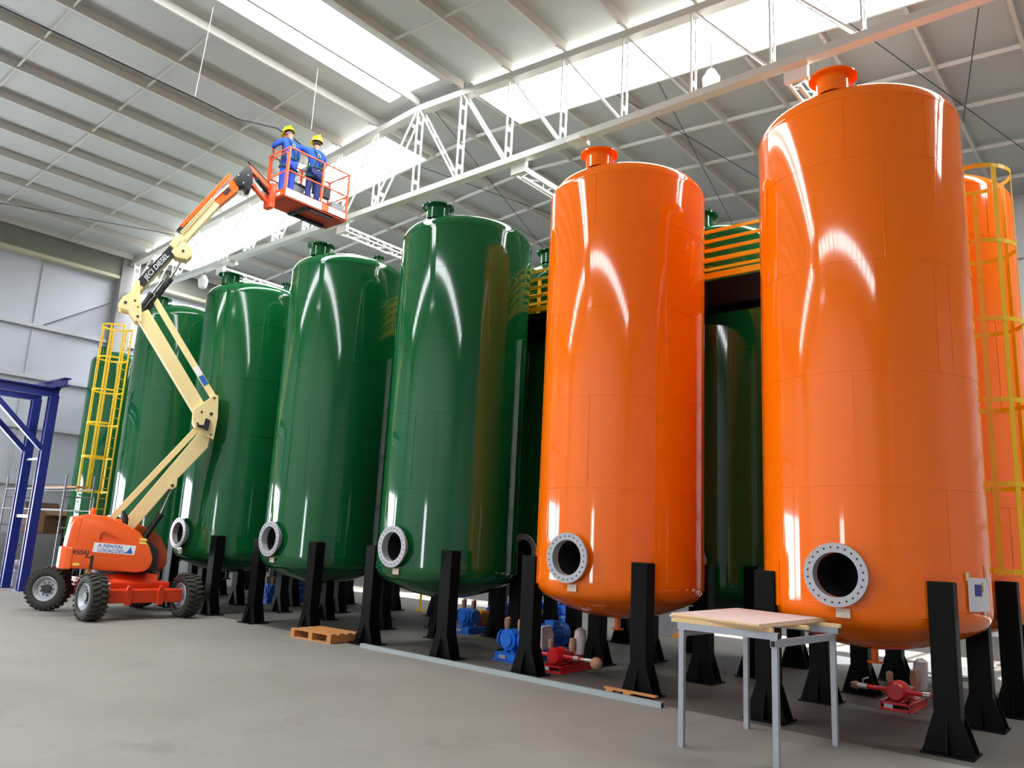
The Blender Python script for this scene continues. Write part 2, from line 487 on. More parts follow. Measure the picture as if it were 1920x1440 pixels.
for x0, x1 in ((-11.98, 8.0), (-28.2, -15.4)):       # added baffles that keep panel light off the roof skin
    for y in (12.1, BY1):
        m = MB(); m.bar((x0, y, zp(x0) + 0.16), (x1, y, zp(x1) + 0.16), 0.03, 0.33); m.build('added_light_baffle', WHITEST, ceil2)
    for x in (x0, x1): MB().box(x - 0.015, x + 0.015, 12.1, BY1, zp(x), zp(x) + 0.32).build('added_light_baffle', WHITEST, ceil2)
skylight(1, -11.98, 8.0, 12.1, BY1, -0.004, SUNPANEL)
skylight(2, -28.2, -15.4, 12.1, BY1, -0.004, SUNPANEL)
skylight(3, AX0, AX1, -6.5, AY1, 0.21, SKYPANEL)
skylight(4, -11.98, 8.0, FB0, FB1, 0.21, SKYPANEL)
skylight(5, -28.2, -15.4, FB0, FB1, 0.21, SKYPANEL)

# ------------------------------------------------------------------ roof truss
TY = 12.0
tr = thing('roof_truss', 'long white steel roof truss running above the tank rows', 'truss', (0, TY, 9.9))
for a, b in ((WX + 0.45, XG), (XG, XR)):
    MB().bar((a, 0, zp(a) - 9.99), (b, 0, zp(b) - 9.99), 0.24, 0.16).build('top_chord', PURLIN, tr)
MB().box(WX + 0.45, XR, -0.10, 0.10, 0.0, 0.14).build('bottom_chord', mat('chord_grey_white', hexc(198, 202, 196), 0.28, coat=0.4), tr)
def twin(p, q, gap=0.09, s=0.035, n=4):
    """two parallel angle bars joined by batten plates"""
    m = MB(); p = Vector(p); q = Vector(q)
    for g in (-gap, gap): m.bar(p + Vector((0, g, 0)), q + Vector((0, g, 0)), s, s, (0, 1, 0))
    for k in range(n):
        c = p.lerp(q, (k + 0.5) / n); d = (q - p).normalized() * 0.05
        m.bar(c - d, c + d, 0.012, gap * 2, (0, 1, 0))
    return m
CX = XG
def zt_(x): return zp(x) - 9.9 - 0.17
for k in range(-10, 18):
    x = CX + 1.5 * k
    if x < WX + 0.6 or x > XR - 0.3: continue
    twin((x, 0, 0.15), (x, 0, zt_(x))).build('post', WHITEST, tr)
    if k >= 0 and x + 1.5 < XR - 0.2: twin((x + 0.08, 0, zt_(x)), (x + 1.42, 0, 0.15)).build('diagonal', WHITEST, tr)
    if k <= 0 and x - 1.5 > WX + 0.5: twin((x - 0.08, 0, zt_(x)), (x - 1.42, 0, 0.15)).build('diagonal', WHITEST, tr)
for x in (CX - 8.4, -8.75, 3.5):
    MB().box(x - 0.16, x + 0.16, -0.19, 0.19, -0.06, 0.02).build('splice_plate', WHITEST, tr)

def strut(x, label):
    t = thing('lattice_strut', label, 'strut', (x, 12.14, 9.72), 0, 'lattice struts under the far roof bay')
    for dx, dz in ((-0.16, 0.0), (0.16, 0.0), (0.0, 0.2)):
        MB().bar((dx, 0, dz), (dx, 11.1, dz), 0.045, 0.045).build('chord', WHITEST, t)
    m = MB()
    for k in range(24):
        y = 0.2 + 0.44 * k
        a, b2 = ((-0.16, 0.16) if k % 2 == 0 else (0.16, -0.16))
        m.bar((a, y, 0), (b2, y + 0.44, 0), 0.015); m.bar((a, y, 0), (0, y + 0.22, 0.2), 0.015); m.bar((0, y + 0.22, 0.2), (b2, y + 0.44, 0), 0.015)
    m.build('lacing', WHITEST, t)
    for y in (0.1, 1.6, 3.1):
        MB().box(-0.03, 0.03, y, y + 1.25, -0.09, -0.03).build('tube_lamp', WHITEST, t)
    MB().box(-0.2, 0.2, -0.06, 0.04, -0.03, 0.22).build('end_plate', WHITEST, t)
for x, l in ((-22.8, 'white lattice strut behind the boom of the lift, left of all struts'), (-16.6, 'white lattice strut above the second green tank from the lift'),
             (-10.42, 'white lattice strut behind the smaller orange tank top'), (-4.3, 'white lattice strut beside the top nozzle of the nearest orange tank')):
    strut(x, l)

def lamp(x, y, z, top, label, glass):
    t = thing('high_bay_lamp', label, 'lamp', (x, y, z), 0, 'high bay lamps under the truss')
    MB().lathe([(0.0, -0.16), (0.12, -0.16), (0.15, -0.05), (0.16, 0.1), (0.0, 0.1)], 18).build('glass_bowl', glass, t)
    MB().lathe([(0.165, 0.06), (0.12, 0.16), (0.07, 0.26), (0.0, 0.26)], 18).build('lamp_housing', WHITEST, t)
    MB().tube([(0, 0, 0.24), (0, 0, top - z)], 0.012, 6).build('hanger', ROD, t)
lamp(-5.95, 12.3, 10.35, 11.8, 'lit high bay lamp between the two orange tanks, under the truss', LAMPGL)
lamp(-23.6, 12.0, 9.5, 9.9, 'white high bay lamp under the truss, near the boom of the lift', mat('unlit_glass', hexc(220, 222, 220), 0.2))

def rope(name, pts, r, m, label, cat, group=None):
    return tag(MB().tube(pts, r, 6).build(name, m), label, cat, group)
for z, (p, q), l in ((0.0, ((-9.4, 12.02), (-7.2, 24.0)), 'dark brace cable under the far roof running above the smaller orange tank'),
                     (0.05, ((-7.5, 12.02), (-10.4, 24.0)), 'dark brace cable crossing down to the gap between the orange tanks'),
                     (0.0, ((-4.4, 12.02), (-1.15, 24.0)), 'dark brace cable passing right of the nearest orange tank top'),
                     (0.0, ((-16.2, 12.02), (-13.6, 24.0)), 'dark brace cable under the far roof above the green tank nozzles'),
                     (0.05, ((-13.3, 12.02), (-17.6, 24.0)), 'dark brace cable crossing between the green and smaller orange tank tops')):
    rope('brace_cable', [(p[0], p[1], zp(p[0]) - 0.03 - z), (q[0], q[1] - 0.2, zp(q[0]) - 0.03 - z)], 0.009, CABLE, l, 'cable', 'roof brace cables')
rope('hanging_rod', [(-1.9, 14.6, zp(-1.9)), (-2.9, 18.7, zp(-2.9) - 0.02)], 0.012, ROD, 'steep thin rod under the roof over the right yellow ladder cage', 'rod')
rope('brace_cable', [(WX + 0.5, 3.2, zp(WX + 0.5) - 0.02), (-25.5, 11.87, zp(-25.5) - 0.02)], 0.012, CABLE, 'thin dark brace cable under the near roof, left of the lift boom', 'cable', 'roof brace cables')
pc = thing('power_cable', 'long black cable hung under the near roof, leading to the workers', 'cable', (-14.75, 6.8, 10.4))
MB().tube([(-0.15, -14, 0.0), (-0.1, -9, 0.02), (-0.05, -3.4, -0.02), (0, 0, 0), (-0.05, 1.0, 0.02), (-0.45, 1.85, 0.40), (-0.85, 2.45, 0.72), (-1.12, 2.8, 0.84), (-1.12, 3.05, 0.84), (-1.05, 3.3, 0.7)], 0.02, 8).build('cable_run', CABLE, pc)
MB().tube([(0, 0, 0), (0.15, 0.05, zp(-14.6) + 0.19 - 10.4)], 0.005, 6).build('hanger', WHITEST, pc)
MB().tube([(0.15, 2.72, 0.5), (0.15, 2.72, zp(-14.6) + 0.19 - 10.4)], 0.005, 6).build('hanger', WHITEST, pc)

# ------------------------------------------------------------------ storage tanks
R, Z1, Z2 = 1.165, 1.28, 6.90
SEAMS = [1.30, 2.50, 3.72, 4.95, 6.17, 6.92]
def dome(sign, z):
    rk, rc = 0.24, 2.1
    a0 = math.asin((R - rk) / (rc - rk)); out = []
    hk = math.sqrt((rc - rk) ** 2 - (R - rk) ** 2)         # distance of crown centre below knuckle plane
    for k in range(9):                                     # knuckle: from horizontal to tangent with the crown
        t = k / 8 * (PI / 2 - a0)
        out.append((R - rk + rk * math.cos(t), z + sign * rk * math.sin(t)))
    for k in range(1, 9):
        a = a0 * (1 - k / 8)
        out.append((rc * math.sin(a), z + sign * (rc * math.cos(a) - hk)))
    out[-1] = (0.0, out[-1][1]); return out
def shell_profile():
    return list(reversed(dome(-1, Z1))) + [(R, Z1 + 0.03), (R, Z2 - 0.03)] + dome(1, Z2)
DOMET = dome(1, Z2)[-1][1]; DOMEB = dome(-1, Z1)[-1][1]
def dome_z(r):
    rc, rk = 2.1, 0.24
    hk = math.sqrt((rc - rk) ** 2 - (R - rk) ** 2)
    return Z2 + math.sqrt(rc * rc - r * r) - hk
MHZ, MHR = 1.59, 0.225
def make_tank(paint, name, manhole=True):
    t = thing(name, 'tank', 'tank')
    sh = MB(); sh.lathe(shell_profile(), 96)
    beads = MB()
    for k, (za, zb) in enumerate(zip(SEAMS[:-1], SEAMS[1:])):        # vertical weld beads, staggered per course
        for a in (-2.35 + 0.95 * (k % 3), 0.85 + 0.9 * ((k + 1) % 3), -0.62 - 0.45 * (k % 2)):
            ca, sa = math.cos(a), math.sin(a)
            beads.bar((ca * (R - 0.002), sa * (R - 0.002), za), (ca * (R - 0.002), sa * (R - 0.002), zb), 0.016, 0.012, (ca, sa, 0))
    for z in SEAMS:
        beads.lathe([(R - 0.01, z - 0.011), (R + 0.0035, z - 0.005), (R + 0.0035, z + 0.005), (R - 0.01, z + 0.011)], 96)
    o = sh.build('shell', [paint, DARK], t)
    beads.build('weld_bead', paint, o)
    cut = MB(); cut.cyl((0, -R - 0.3 - (0 if manhole else 3), MHZ), (0, -R + 0.7 - (0 if manhole else 3), MHZ), MHR - 0.004, 40)
    co = cut.build('manhole_cutter', [DARK])
    md = o.modifiers.new('opening', 'BOOLEAN'); md.operation = 'DIFFERENCE'; md.object = co; md.solver = 'EXACT'
    md.material_mode = 'TRANSFER'
    dg = bpy.context.evaluated_depsgraph_get(); dg.update()
    me = bpy.data.meshes.new_from_object(o.evaluated_get(dg))
    o.modifiers.clear(); old = o.data; o.data = me; bpy.data.meshes.remove(old)
    bpy.data.objects.remove(co)
    for p in me.polygons: p.use_smooth = True
    me.set_sharp_from_angle(angle=math.radians(35))
    # top nozzle towards the front, small vent towards the back
    ny, zt = -0.79, 7.42
    zb = dome_z(0.79) - 0.06
    n = MB(); n.lathe([(0.192, zb), (0.192, zt - 0.02), (0.275, zt - 0.02), (0.275, zt), (0.165, zt), (0.165, zt - 0.2), (0, zt - 0.2)], 36, (0, ny, 0))
    n.build('top_nozzle', paint, t)
    v = MB(); zv = dome_z(0.58) - 0.03
    v.lathe([(0.07, zv), (0.07, 7.55), (0.115, 7.55), (0.115, 7.58), (0.0, 7.58)], 20, (0.2, 0.55, 0))
    v.build('vent_nozzle', paint, t)
    d = MB(); d.lathe([(0.038, DOMEB + 0.05), (0.038, 0.665), (0.08, 0.665), (0.08, 0.64), (0.0, 0.64)], 24)
    d.build('bottom_outlet', paint, t)
    # manhole: grey flanged neck, open onto a cavity painted black as shade
    yf = -R - 0.10
    h = MB(); h.lathe([(MHR, -0.32), (MHR, 0.0), (0.318, 0.0), (0.318, -0.032), (0.245, -0.032), (0.245, -0.32)], 48, (0, yf, MHZ), (0, -1, 0))
    h.cur = 1  # dark discs paint the shade of the bolt holes
    for k in range(24):
        a = 2 * PI * (k + 0.5) / 24
        x, z = 0.275 * math.cos(a), MHZ + 0.275 * math.sin(a)
        h.cyl((x, yf + 0.004, z), (x, yf - 0.0015, z), 0.0105, 8)
    if manhole: h.build('manhole_flange', [FLANGE, DARK], t)
    tp = MB(); tp.box(-0.07, 0.07, -0.012, 0, -0.045, 0.045)
    o2 = tp.build('tape_strip', TAPE, t); o2.location = (0.04, -R - 0.001, 1.215)
    # four legs with pads on the shell
    for sx in (-1, 1):
        for sy in (-1, 1):
            x, y = 0.88 * sx, 0.83 * sy
            ang = math.atan2(y, x)
            p = MB()
            for k in range(8):                                       # curved pad plate
                a0, a1 = ang - 0.17 + 0.34 * k / 8, ang - 0.17 + 0.34 * (k + 1) / 8
                r0, r1 = R - 0.01, R + 0.012
                q = []
                for z in (1.22, 1.70):
                    for a in (a0, a1):
                        for r in (r0, r1): q.append((r * math.cos(a), r * math.sin(a), z))
                p.add(q, [(0, 1, 3, 2), (4, 6, 7, 5), (1, 5, 7, 3), (0, 2, 6, 4), (0, 4, 5, 1), (2, 3, 7, 6)])
            p.build('pad_plate', paint, t)
            g = MB(); w2 = 0.115
            yo = y + 0.1 * sy; yi = y - 0.1 * sy
            g.box(x - w2, x + w2, min(yo, yi), max(yo, yi), 0.015, 1.58)
            lg = g.build('leg', BLACK, t, bevel=0.012)
            f = MB(); f.box(x - 0.225, x + 0.225, y - 0.205, y + 0.205, 0.0, 0.018)
            for yy in (yo, yi):
                f.prism([(x - 0.225, yy - 0.006, 0.018), (x + 0.225, yy - 0.006, 0.018), (x + w2, yy - 0.006, 0.36), (x - w2, yy - 0.006, 0.36)], (0, 0.012, 0))
            for s in (-1, 1):
                f.prism([(x - 0.005, y + s * 0.1, 0.018), (x - 0.005, y + s * 0.2, 0.018), (x - 0.005, y + s * 0.105, 0.34)], (0.01, 0, 0))
            f.build('base_plate', BLACK, lg)
    return t
X0, PP, YC = -2.707, 3.36, 9.65
g_tank = make_tank(GREEN, 'storage_tank'); o_tank = make_tank(ORANGE, 'storage_tank')
FR = 'front row tanks'; BR = 'back row tanks'
front = [('O', 'glossy orange storage tank nearest the camera, with a paper drawing taped low on its right'),
         ('O', 'glossy orange storage tank in the middle of the front row, right of the green tanks'),
         ('G', 'glossy green front tank directly left of the smaller orange tank'),
         ('G', 'glossy green front tank whose nozzle stands below the lift basket'),
         ('G', 'glossy green front tank just right of the cream knuckle of the lift'),
         ('G', 'glossy green front tank partly hidden behind the cream arms of the lift')]
used = set()
def place(kind, loc, label, group):
    src = o_tank if kind == 'O' else g_tank
    if kind in used: return dup(src, loc, None, label, group)
    used.add(kind); src.location = loc; tag(src, label, 'tank', group); return src
for k, (c, l) in enumerate(front): place(c, (X0 - PP * k, YC, 0), l, FR)
back = [('O', 'orange back row tank behind the yellow ladder cage at the right edge'),
        ('G', 'green back row tank seen in the gap between the two orange tanks'),
        ('G', 'green back row tank with a dark manhole, left of the smaller orange tank'),
        ('G', 'green back row tank behind the green tank next to the smaller orange one, legs showing'),
        ('G', 'green back row tank behind the green tank below the lift basket, legs showing'),
        ('G', 'green back row tank behind the green tank right of the lift knuckle, legs showing'),
        ('G', 'green back row tank hidden behind the tank at the lift arms')]
for k, (c, l) in enumerate(back): place(c, (-2.56 - 3.26 * k, 12.45, 0), l, BR)
ft = make_tank(GREEN, 'storage_tank', False); ft.location = (-26.9, 11.27, 0); ft.scale = (0.82, 0.82, 1.0)
tag(ft, 'far green tank behind the left yellow ladder cage', 'tank')

# paper drawing taped to the nearest orange tank, following its curve
def curved_sheet(mb, cx, cy, r, a0, a1, z0, z1, n=10, slope=0.0):
    v = []; f = []
    for k in range(n + 1):
        a = a0 + (a1 - a0) * k / n
        v += [(cx + r * math.cos(a), cy + r * math.sin(a), z0 + slope * k / n), (cx + r * math.cos(a), cy + r * math.sin(a), z1 + slope * k / n)]
    for k in range(n): f.append((2 * k, 2 * k + 2, 2 * k + 3, 2 * k + 1))
    mb.add(v, f, True)
dr = thing('paper_drawing', 'white paper drawing taped beside the front leg of the nearest orange tank', 'paper', (X0, YC, 0))
A0, A1 = -0.47, -0.135
m = MB(); curved_sheet(m, 0, 0, R + 0.016, A0, A1, 1.30, 1.63); m.build('sheet', PAPER, dr)
m = MB(); curved_sheet(m, 0, 0, R + 0.018, -0.385, -0.28, 1.45, 1.565); m.build('blue_sketch', INK, dr)
m = MB(); curved_sheet(m, 0, 0, R + 0.018, -0.279, -0.25, 1.49, 1.59); m.build('ochre_sketch', INK2, dr)
m = MB(); curved_sheet(m, 0, 0, R + 0.019, A0 - 0.02, A0 + 0.02, 1.60, 1.68); m.build('tape_strip', TAPE, dr)
m = MB(); curved_sheet(m, 0, 0, R + 0.019, A1 - 0.03, A1 + 0.01, 1.58, 1.76); m.build('tape_strip', TAPE, dr)
m = MB(); curved_sheet(m, 0, 0, R + 0.019, -0.26, -0.22, 1.255, 1.33); m.build('tape_strip', TAPE, dr)

# ------------------------------------------------------------------ catwalk and caged ladders between the two rows
cw = thing('catwalk', 'black catwalk with yellow railings between the two tank rows', 'catwalk', (0, 0, 5.5))
CX0, CX1, CY0, CY1 = -23.6, -2.25, 10.88, 11.24
MB().box(CX0, CX1, CY0, CY1, 0.38, 0.42).build('deck', BLACK, cw)
for y in (CY0, CY1):
    MB().box(CX0, CX1, y - 0.04, y + 0.04, 0.0, 0.37).build('side_beam', BLACK, cw)
for y, s in ((CY0, 'near'), (CY1, 'far')):
    for z, h in ((1.24, 0.05), (1.08, 0.05), (0.92, 0.05), (0.75, 0.05), (0.50, 0.10)):
        MB().box(CX0, CX1, y - 0.012, y + 0.012, z - h / 2, z + h / 2).build('rail' if h < 0.08 else 'toe_board', YELLOW, cw)
    x = CX1 - 0.02
    while x > CX0:
        MB().box(x - 0.025, x + 0.025, y - 0.025, y + 0.025, 0.38, 1.25).build('rail_post', YELLOW, cw); x -= 1.68

def ladder(loc, rz_, top, label):
    """straight ladder with rungs inside a hooped cage; cage bulges towards local -Y"""
    t = thing('caged_ladder', label, 'ladder', loc, rz_, 'caged ladders at the catwalk ends')
    for s in (-1, 1):
        MB().box(s * 0.23 - 0.03, s * 0.23 + 0.03, -0.012, 0.012, 0.0, top).build('stile', YELLOW, t)
    for k in range(int((top - 0.3) / 0.3)):
        MB().tube([(-0.23, 0, 0.3 + 0.3 * k), (0.23, 0, 0.3 + 0.3 * k)], 0.012, 8).build('rung', YELLOW, t)
    rr = 0.43
    def pt(a): return (rr * math.sin(a), -0.36 - rr * math.cos(a) * 0.95)
    hoops = [top - 0.02 - 1.0 * k for k in range(6) if top - 1.0 * k > 1.6]
    for z in hoops:
        m = MB(); n = 20
        pts = [(-0.23, 0)] + [pt(-2.3 + 4.6 * k / n) for k in range(n + 1)] + [(0.23, 0)]
        for (xa, ya), (xb, yb) in zip(pts[:-1], pts[1:]):
            m.bar((xa, ya, z), (xb, yb, z), 0.008, 0.055)
        m.build('hoop', YELLOW, t)
    for a in (-1.75, -0.85, 0, 0.85, 1.75):
        x, y = pt(a)
        MB().bar((x * 0.985, -0.36 + (y + 0.36) * 0.985, hoops[-1] - 0.05), (x * 0.985, -0.36 + (y + 0.36) * 0.985, top), 0.06, 0.008, (x, y + 0.36, 0)).build('cage_strap', YELLOW, t)
    for z in (1.2, top - 1.2):
        for s in (-1, 1): MB().bar((s * 0.23, 0, z), (s * 0.23, 0.14, z), 0.04, 0.008).build('bracket', YELLOW, t)
    return t
ladder((-2.0, 11.06, 0), PI / 2, 6.72, 'yellow caged ladder in front of the orange back tank at the right edge')
ladder((-24.15, 10.12, 0), math.radians(-52), 7.62, 'yellow caged ladder left of the lift arms, in front of the far green tank')

# ------------------------------------------------------------------ boom lift
P0 = Vector((-16.0, 7.25, 0))
HA = math.radians(25)
Hh = Vector((math.sin(HA), math.cos(HA), 0)); Nn = Vector((math.cos(HA), -math.sin(HA), 0)); Up = Vector((0, 0, 1))
def B(off, s, z): return Nn * off + Hh * s + Up * z
lift = thing('boom_lift', 'orange and cream articulated boom lift raising two workers towards the roof', 'boom lift', tuple(P0))
def sprism(mb, poly, o0, o1): return mb.prism([B(o0, s, z) for s, z in poly], Nn * (o1 - o0))

# chassis and axles, aligned with the hall
m = MB()
m.box(-0.95, 0.82, -0.52, 0.62, 0.36, 0.66)
m.prism([(-0.80, -0.45, 0.66), (0.78, -0.45, 0.66), (0.45, -0.3, 0.8), (-0.5, -0.3, 0.8)], (0, 0.85, 0))
m.build('chassis', LIFTRED, lift, bevel=0.03)
MB().lathe([(0.0, 0.78), (0.5, 0.78), (0.5, 0.86), (0.0, 0.86)], 32).build('slewing_ring', BLACKPL, lift)
m = MB(); m.box(0.84, 1.12, -0.72, 0.74, 0.30, 0.54)
ax = m.build('front_axle', LIFTRED, lift, bevel=0.02)
m = MB()
for y in (-0.30, 0.30):
    m.prism([(1.1, y - 0.05, 0.26), (1.1, y + 0.05, 0.26), (1.1, y + 0.06, 0.5), (1.1, y + 0.03, 0.62), (1.1, y - 0.03, 0.62), (1.1, y - 0.06, 0.5)], (0.06, 0, 0))
m.build('pivot_lug', LIFTRED, ax, bevel=0.008)
MB().box(-1.1, -0.84, -0.72, 0.74, 0.30, 0.5).build('rear_axle', LIFTRED, lift, bevel=0.02)
m = MB(); m.box(-1.0, -0.75, -0.72, -0.6, 0.62, 0.82); m.tube([(-0.95, -0.62, 0.62), (-0.97, -0.75, 0.55), (-0.97, -0.7, 0.42)], 0.02, 8)
m.build('steering_valve', BLACKPL, lift)
TYR, TYW = 0.415, 0.30
def make_wheel():
    t = MB(); w = TYW / 2
    t.lathe([(0.235, -w + 0.03), (0.27, -w), (0.33, -w - 0.005), (0.375, -w + 0.02), (0.392, -w + 0.07), (0.396, 0), (0.392, w - 0.07), (0.375, w - 0.02), (0.33, w + 0.005), (0.27, w), (0.235, w - 0.03)], 40, (0, 0, 0), (0, 1, 0))
    t.cur = 1
    for k in range(26):                                    # chevron lugs on both halves of the tread
        for s in (-1, 1):
            a = 2 * PI * (k + (0.5 if s > 0 else 0)) / 26
            p = []
            for (yy, da) in ((0.01 * s, 0.05), (s * 0.09, 0.0), (s * (w + 0.002), -0.03)):
                p.append((yy, a + da))
            for (ya, aa), (yb, ab) in zip(p[:-1], p[1:]):
                ra = 0.404; rb = 0.404 if abs(yb) < 0.12 else 0.388
                t.bar((ra * math.cos(aa), ya, ra * math.sin(aa)), (rb * math.cos(ab), yb, rb * math.sin(ab)), 0.042, 0.02, (math.cos(aa), 0, math.sin(aa)))
    o = t.build('wheel', [RUBBER, TREAD], lift)
    r = MB(); w = TYW / 2
    r.lathe([(0.238, -w + 0.02), (0.225, -w + 0.01), (0.20, -w + 0.05), (0.17, -w + 0.09), (0.09, -w + 0.1), (0.0, -w + 0.1)], 36, (0, 0, 0), (0, 1, 0))
    r.lathe([(0.238, w - 0.02), (0.225, w - 0.01), (0.2, w - 0.08), (0.0, w - 0.08)], 36, (0, 0, 0), (0, 1, 0))
    r.cur = 1
    r.cyl((0, -w + 0.11, 0), (0, -w + 0.03, 0), 0.085, 18)
    for k in range(9):
        a = 2 * PI * k / 9
        r.cyl((0.125 * math.cos(a), -w + 0.1, 0.125 * math.sin(a)), (0.125 * math.cos(a), -w + 0.075, 0.125 * math.sin(a)), 0.014, 8)
    r.build('rim', [RIM, BLACKPL], o)
    return o
wh = make_wheel()
for i, (x, y, st) in enumerate(((0.98, -0.89, 0), (0.98, 0.89, PI), (-0.97, -0.89, math.radians(42)), (-0.97, 0.89, math.radians(42) + PI))):
    o = wh if i == 0 else dup(wh, parent=lift)
    o.location = (x, y, TYR); o.rotation_euler = (0, 0, st)

# turntable: near hood, far hood, counterweight, dark engine bay between
hood = [(-0.95, 0.88), (-0.97, 1.2), (-0.93, 1.6), (-0.88, 1.82), (-0.67, 1.87), (-0.36, 1.85), (-0.02, 1.72), (0.25, 1.57), (0.44, 1.33), (0.54, 1.08), (0.50, 0.92), (0.40, 0.85), (0.28, 0.83), (-0.4, 0.86)]
m = MB(); sprism(m, hood, 0.26, 0.8)
nh = m.build('near_hood', LIFTOR, lift, bevel=0.055)
cut = MB(); cut.prism([B(0.82, s, z) for s, z in ((-0.43, 1.40), (-0.01, 1.41), (-0.12, 1.47), (-0.36, 1.56), (-0.41, 1.53))], Nn * -0.06)
co = cut.build('scoop_cutter', [LIFTOR], lift)
md = nh.modifiers.new('scoop', 'BOOLEAN'); md.operation = 'DIFFERENCE'; md.object = co; md.solver = 'EXACT'
dg = bpy.context.evaluated_depsgraph_get(); dg.update()
me = bpy.data.meshes.new_from_object(nh.evaluated_get(dg)); nh.modifiers.clear(); nh.data = me; bpy.data.objects.remove(co)
for p in me.polygons: p.use_smooth = True
me.set_sharp_from_angle(angle=math.radians(28))
far = [(-0.95, 0.88), (-0.95, 1.3), (-0.88, 1.8), (-0.3, 1.84), (0.2, 1.74), (0.47, 1.62), (0.66, 1.48), (0.80, 1.22), (0.83, 0.95), (0.72, 0.80), (-0.4, 0.84)]
m = MB(); sprism(m, far, -0.8, -0.3); m.build('far_hood', LIFTOR, lift, bevel=0.05)
m = MB(); sprism(m, [(-0.85, 0.87), (-0.85, 1.55), (-0.1, 1.6), (0.35, 1.5), (0.62, 1.25), (0.66, 0.84)], -0.3, 0.26)
m.build('engine_bay', BLACKPL, lift)
tail = [(0.82, -0.82), (0.80, -0.93), (0.72, -1.03), (0.5, -1.08), (-0.5, -1.08), (-0.72, -1.03), (-0.80, -0.93), (-0.82, -0.82)]
m = MB(); m.prism([B(o_, s_, 0.86) for o_, s_ in tail], (0, 0, 0.40)); m.build('counterweight', LIFTOR, lift, bevel=0.025)
m = MB(); m.prism([B(o_ * 0.985, s_ * 0.93 - 0.02, 1.26) for o_, s_ in tail], Up * 0.56 + Hh * 0.05); m.build('tail_panel', LIFTOR, lift, bevel=0.03)
m = MB(); m.lathe([(0.055, 0), (0.055, 0.09), (0.035, 0.13), (0.0, 0.14)], 16, B(0.35, -0.62, 1.86)); m.build('beacon', BEACON, lift)
m = MB(); m.tube([B(0.5, -0.03, 1.66), B(0.5, -0.04, 1.82), B(0.5, -0.10, 1.97)], [0.05, 0.06, 0.03], 10); m.build('exhaust_stack', BLACKPL, lift)
m = MB(); sprism(m, [(-0.51, 1.185), (0.2, 1.155), (0.215, 1.325), (-0.495, 1.36)], 0.801, 0.804)
sg = m.build('rental_sign', DECALW, lift)
FX = (Hh + Up * -0.045).normalized()
text_mesh('sign_lettering', 'A RENTAL', 0.085, frame(B(0.8055, -0.22, 1.296), FX, Up), DECALB, sg, 0.0006, 0.0012, 0.15, 0.44)
text_mesh('sign_lettering', 'LOCAÇÕES', 0.085, frame(B(0.8055, -0.21, 1.213), FX, Up), DECALB, sg, 0.0006, 0.0012, 0.15, 0.44)
m = MB(); m.prism([B(0.805, s, z) for s, z in ((0.0, 1.182), (0.175, 1.175), (0.125, 1.305), (0.10, 1.25), (0.06, 1.205))], Nn * 0.001); m.build('sign_emblem', DECALB, sg)
text_mesh('model_lettering', '450AJ', 0.12, frame(B(0.802, -0.70, 1.165), FX, Up), BLACKPL, nh, 0.0008, 0.002, 0.15, 0.28)
m = MB(); sprism(m, [(-0.62, 1.075), (-0.5, 1.07), (-0.5, 1.085), (-0.62, 1.09)], 0.801, 0.803); m.build('model_underline', BLACKPL, nh)
m = MB(); sprism(m, [(-0.8, 0.93), (-0.69, 0.93), (-0.69, 0.975), (-0.8, 0.975)], 0.8, 0.803); m.build('small_decal', DECALY, nh)
for z in (1.43, 1.365):
    m = MB(); sprism(m, [(0.27, z), (0.40, z - 0.01), (0.37, z + 0.04), (0.25, z + 0.045)], 0.79, 0.803); m.build('small_decal', DECALY, nh)
m = MB(); sprism(m, [(-0.52, 0.88), (-0.47, 0.88), (-0.47, 1.12), (-0.52, 1.12)], 0.79, 0.803); m.build('hood_latch', BLACKPL, nh)

# lower arm with its link, cream
m = MB(); sprism(m, [(-0.18, 1.60), (1.03, 3.56), (1.10, 3.72), (1.32, 3.62), (1.30, 3.36), (0.80, 2.66), (0.04, 1.48)], -0.15, 0.15)
la = m.build('lower_arm', CREAM, lift, bevel=0.012)
m = MB(); sprism(m, [(0.62, 2.58), (0.80, 2.72), (0.80, 2.52), (0.73, 2.45), (0.66, 2.47)], -0.10, 0.17); m.cur = 1; m.cyl(B(-0.1, 0.72, 2.53), B(0.185, 0.72, 2.53), 0.03, 12)
m.build('cylinder_lug', [CREAM, BLACKPL], la)
m = MB(); m.bar(B(0.02, -0.42, 1.62), B(0.02, 1.05, 3.74), 0.12, 0.10, Nn); m.build('lower_link', CREAM, lift, bevel=0.01)
def ram(pts, name, rb=0.06, rc=0.032, off=0.0):
    (a, b2, c) = [B(off, *p) for p in pts]
    m = MB(); m.cyl(a, b2, rb, 18); m.cyl(b2 - (b2 - a).normalized() * 0.05, b2 + (b2 - a).normalized() * 0.03, rb * 1.15, 18)
    o = m.build(name, BLACKPL, lift)
    m = MB(); m.cyl(b2, c, rc, 14); m.build('rod', CHROME, o)
ram(((0.32, 1.42), (0.57, 1.93), (0.73, 2.52)), 'lift_cylinder')
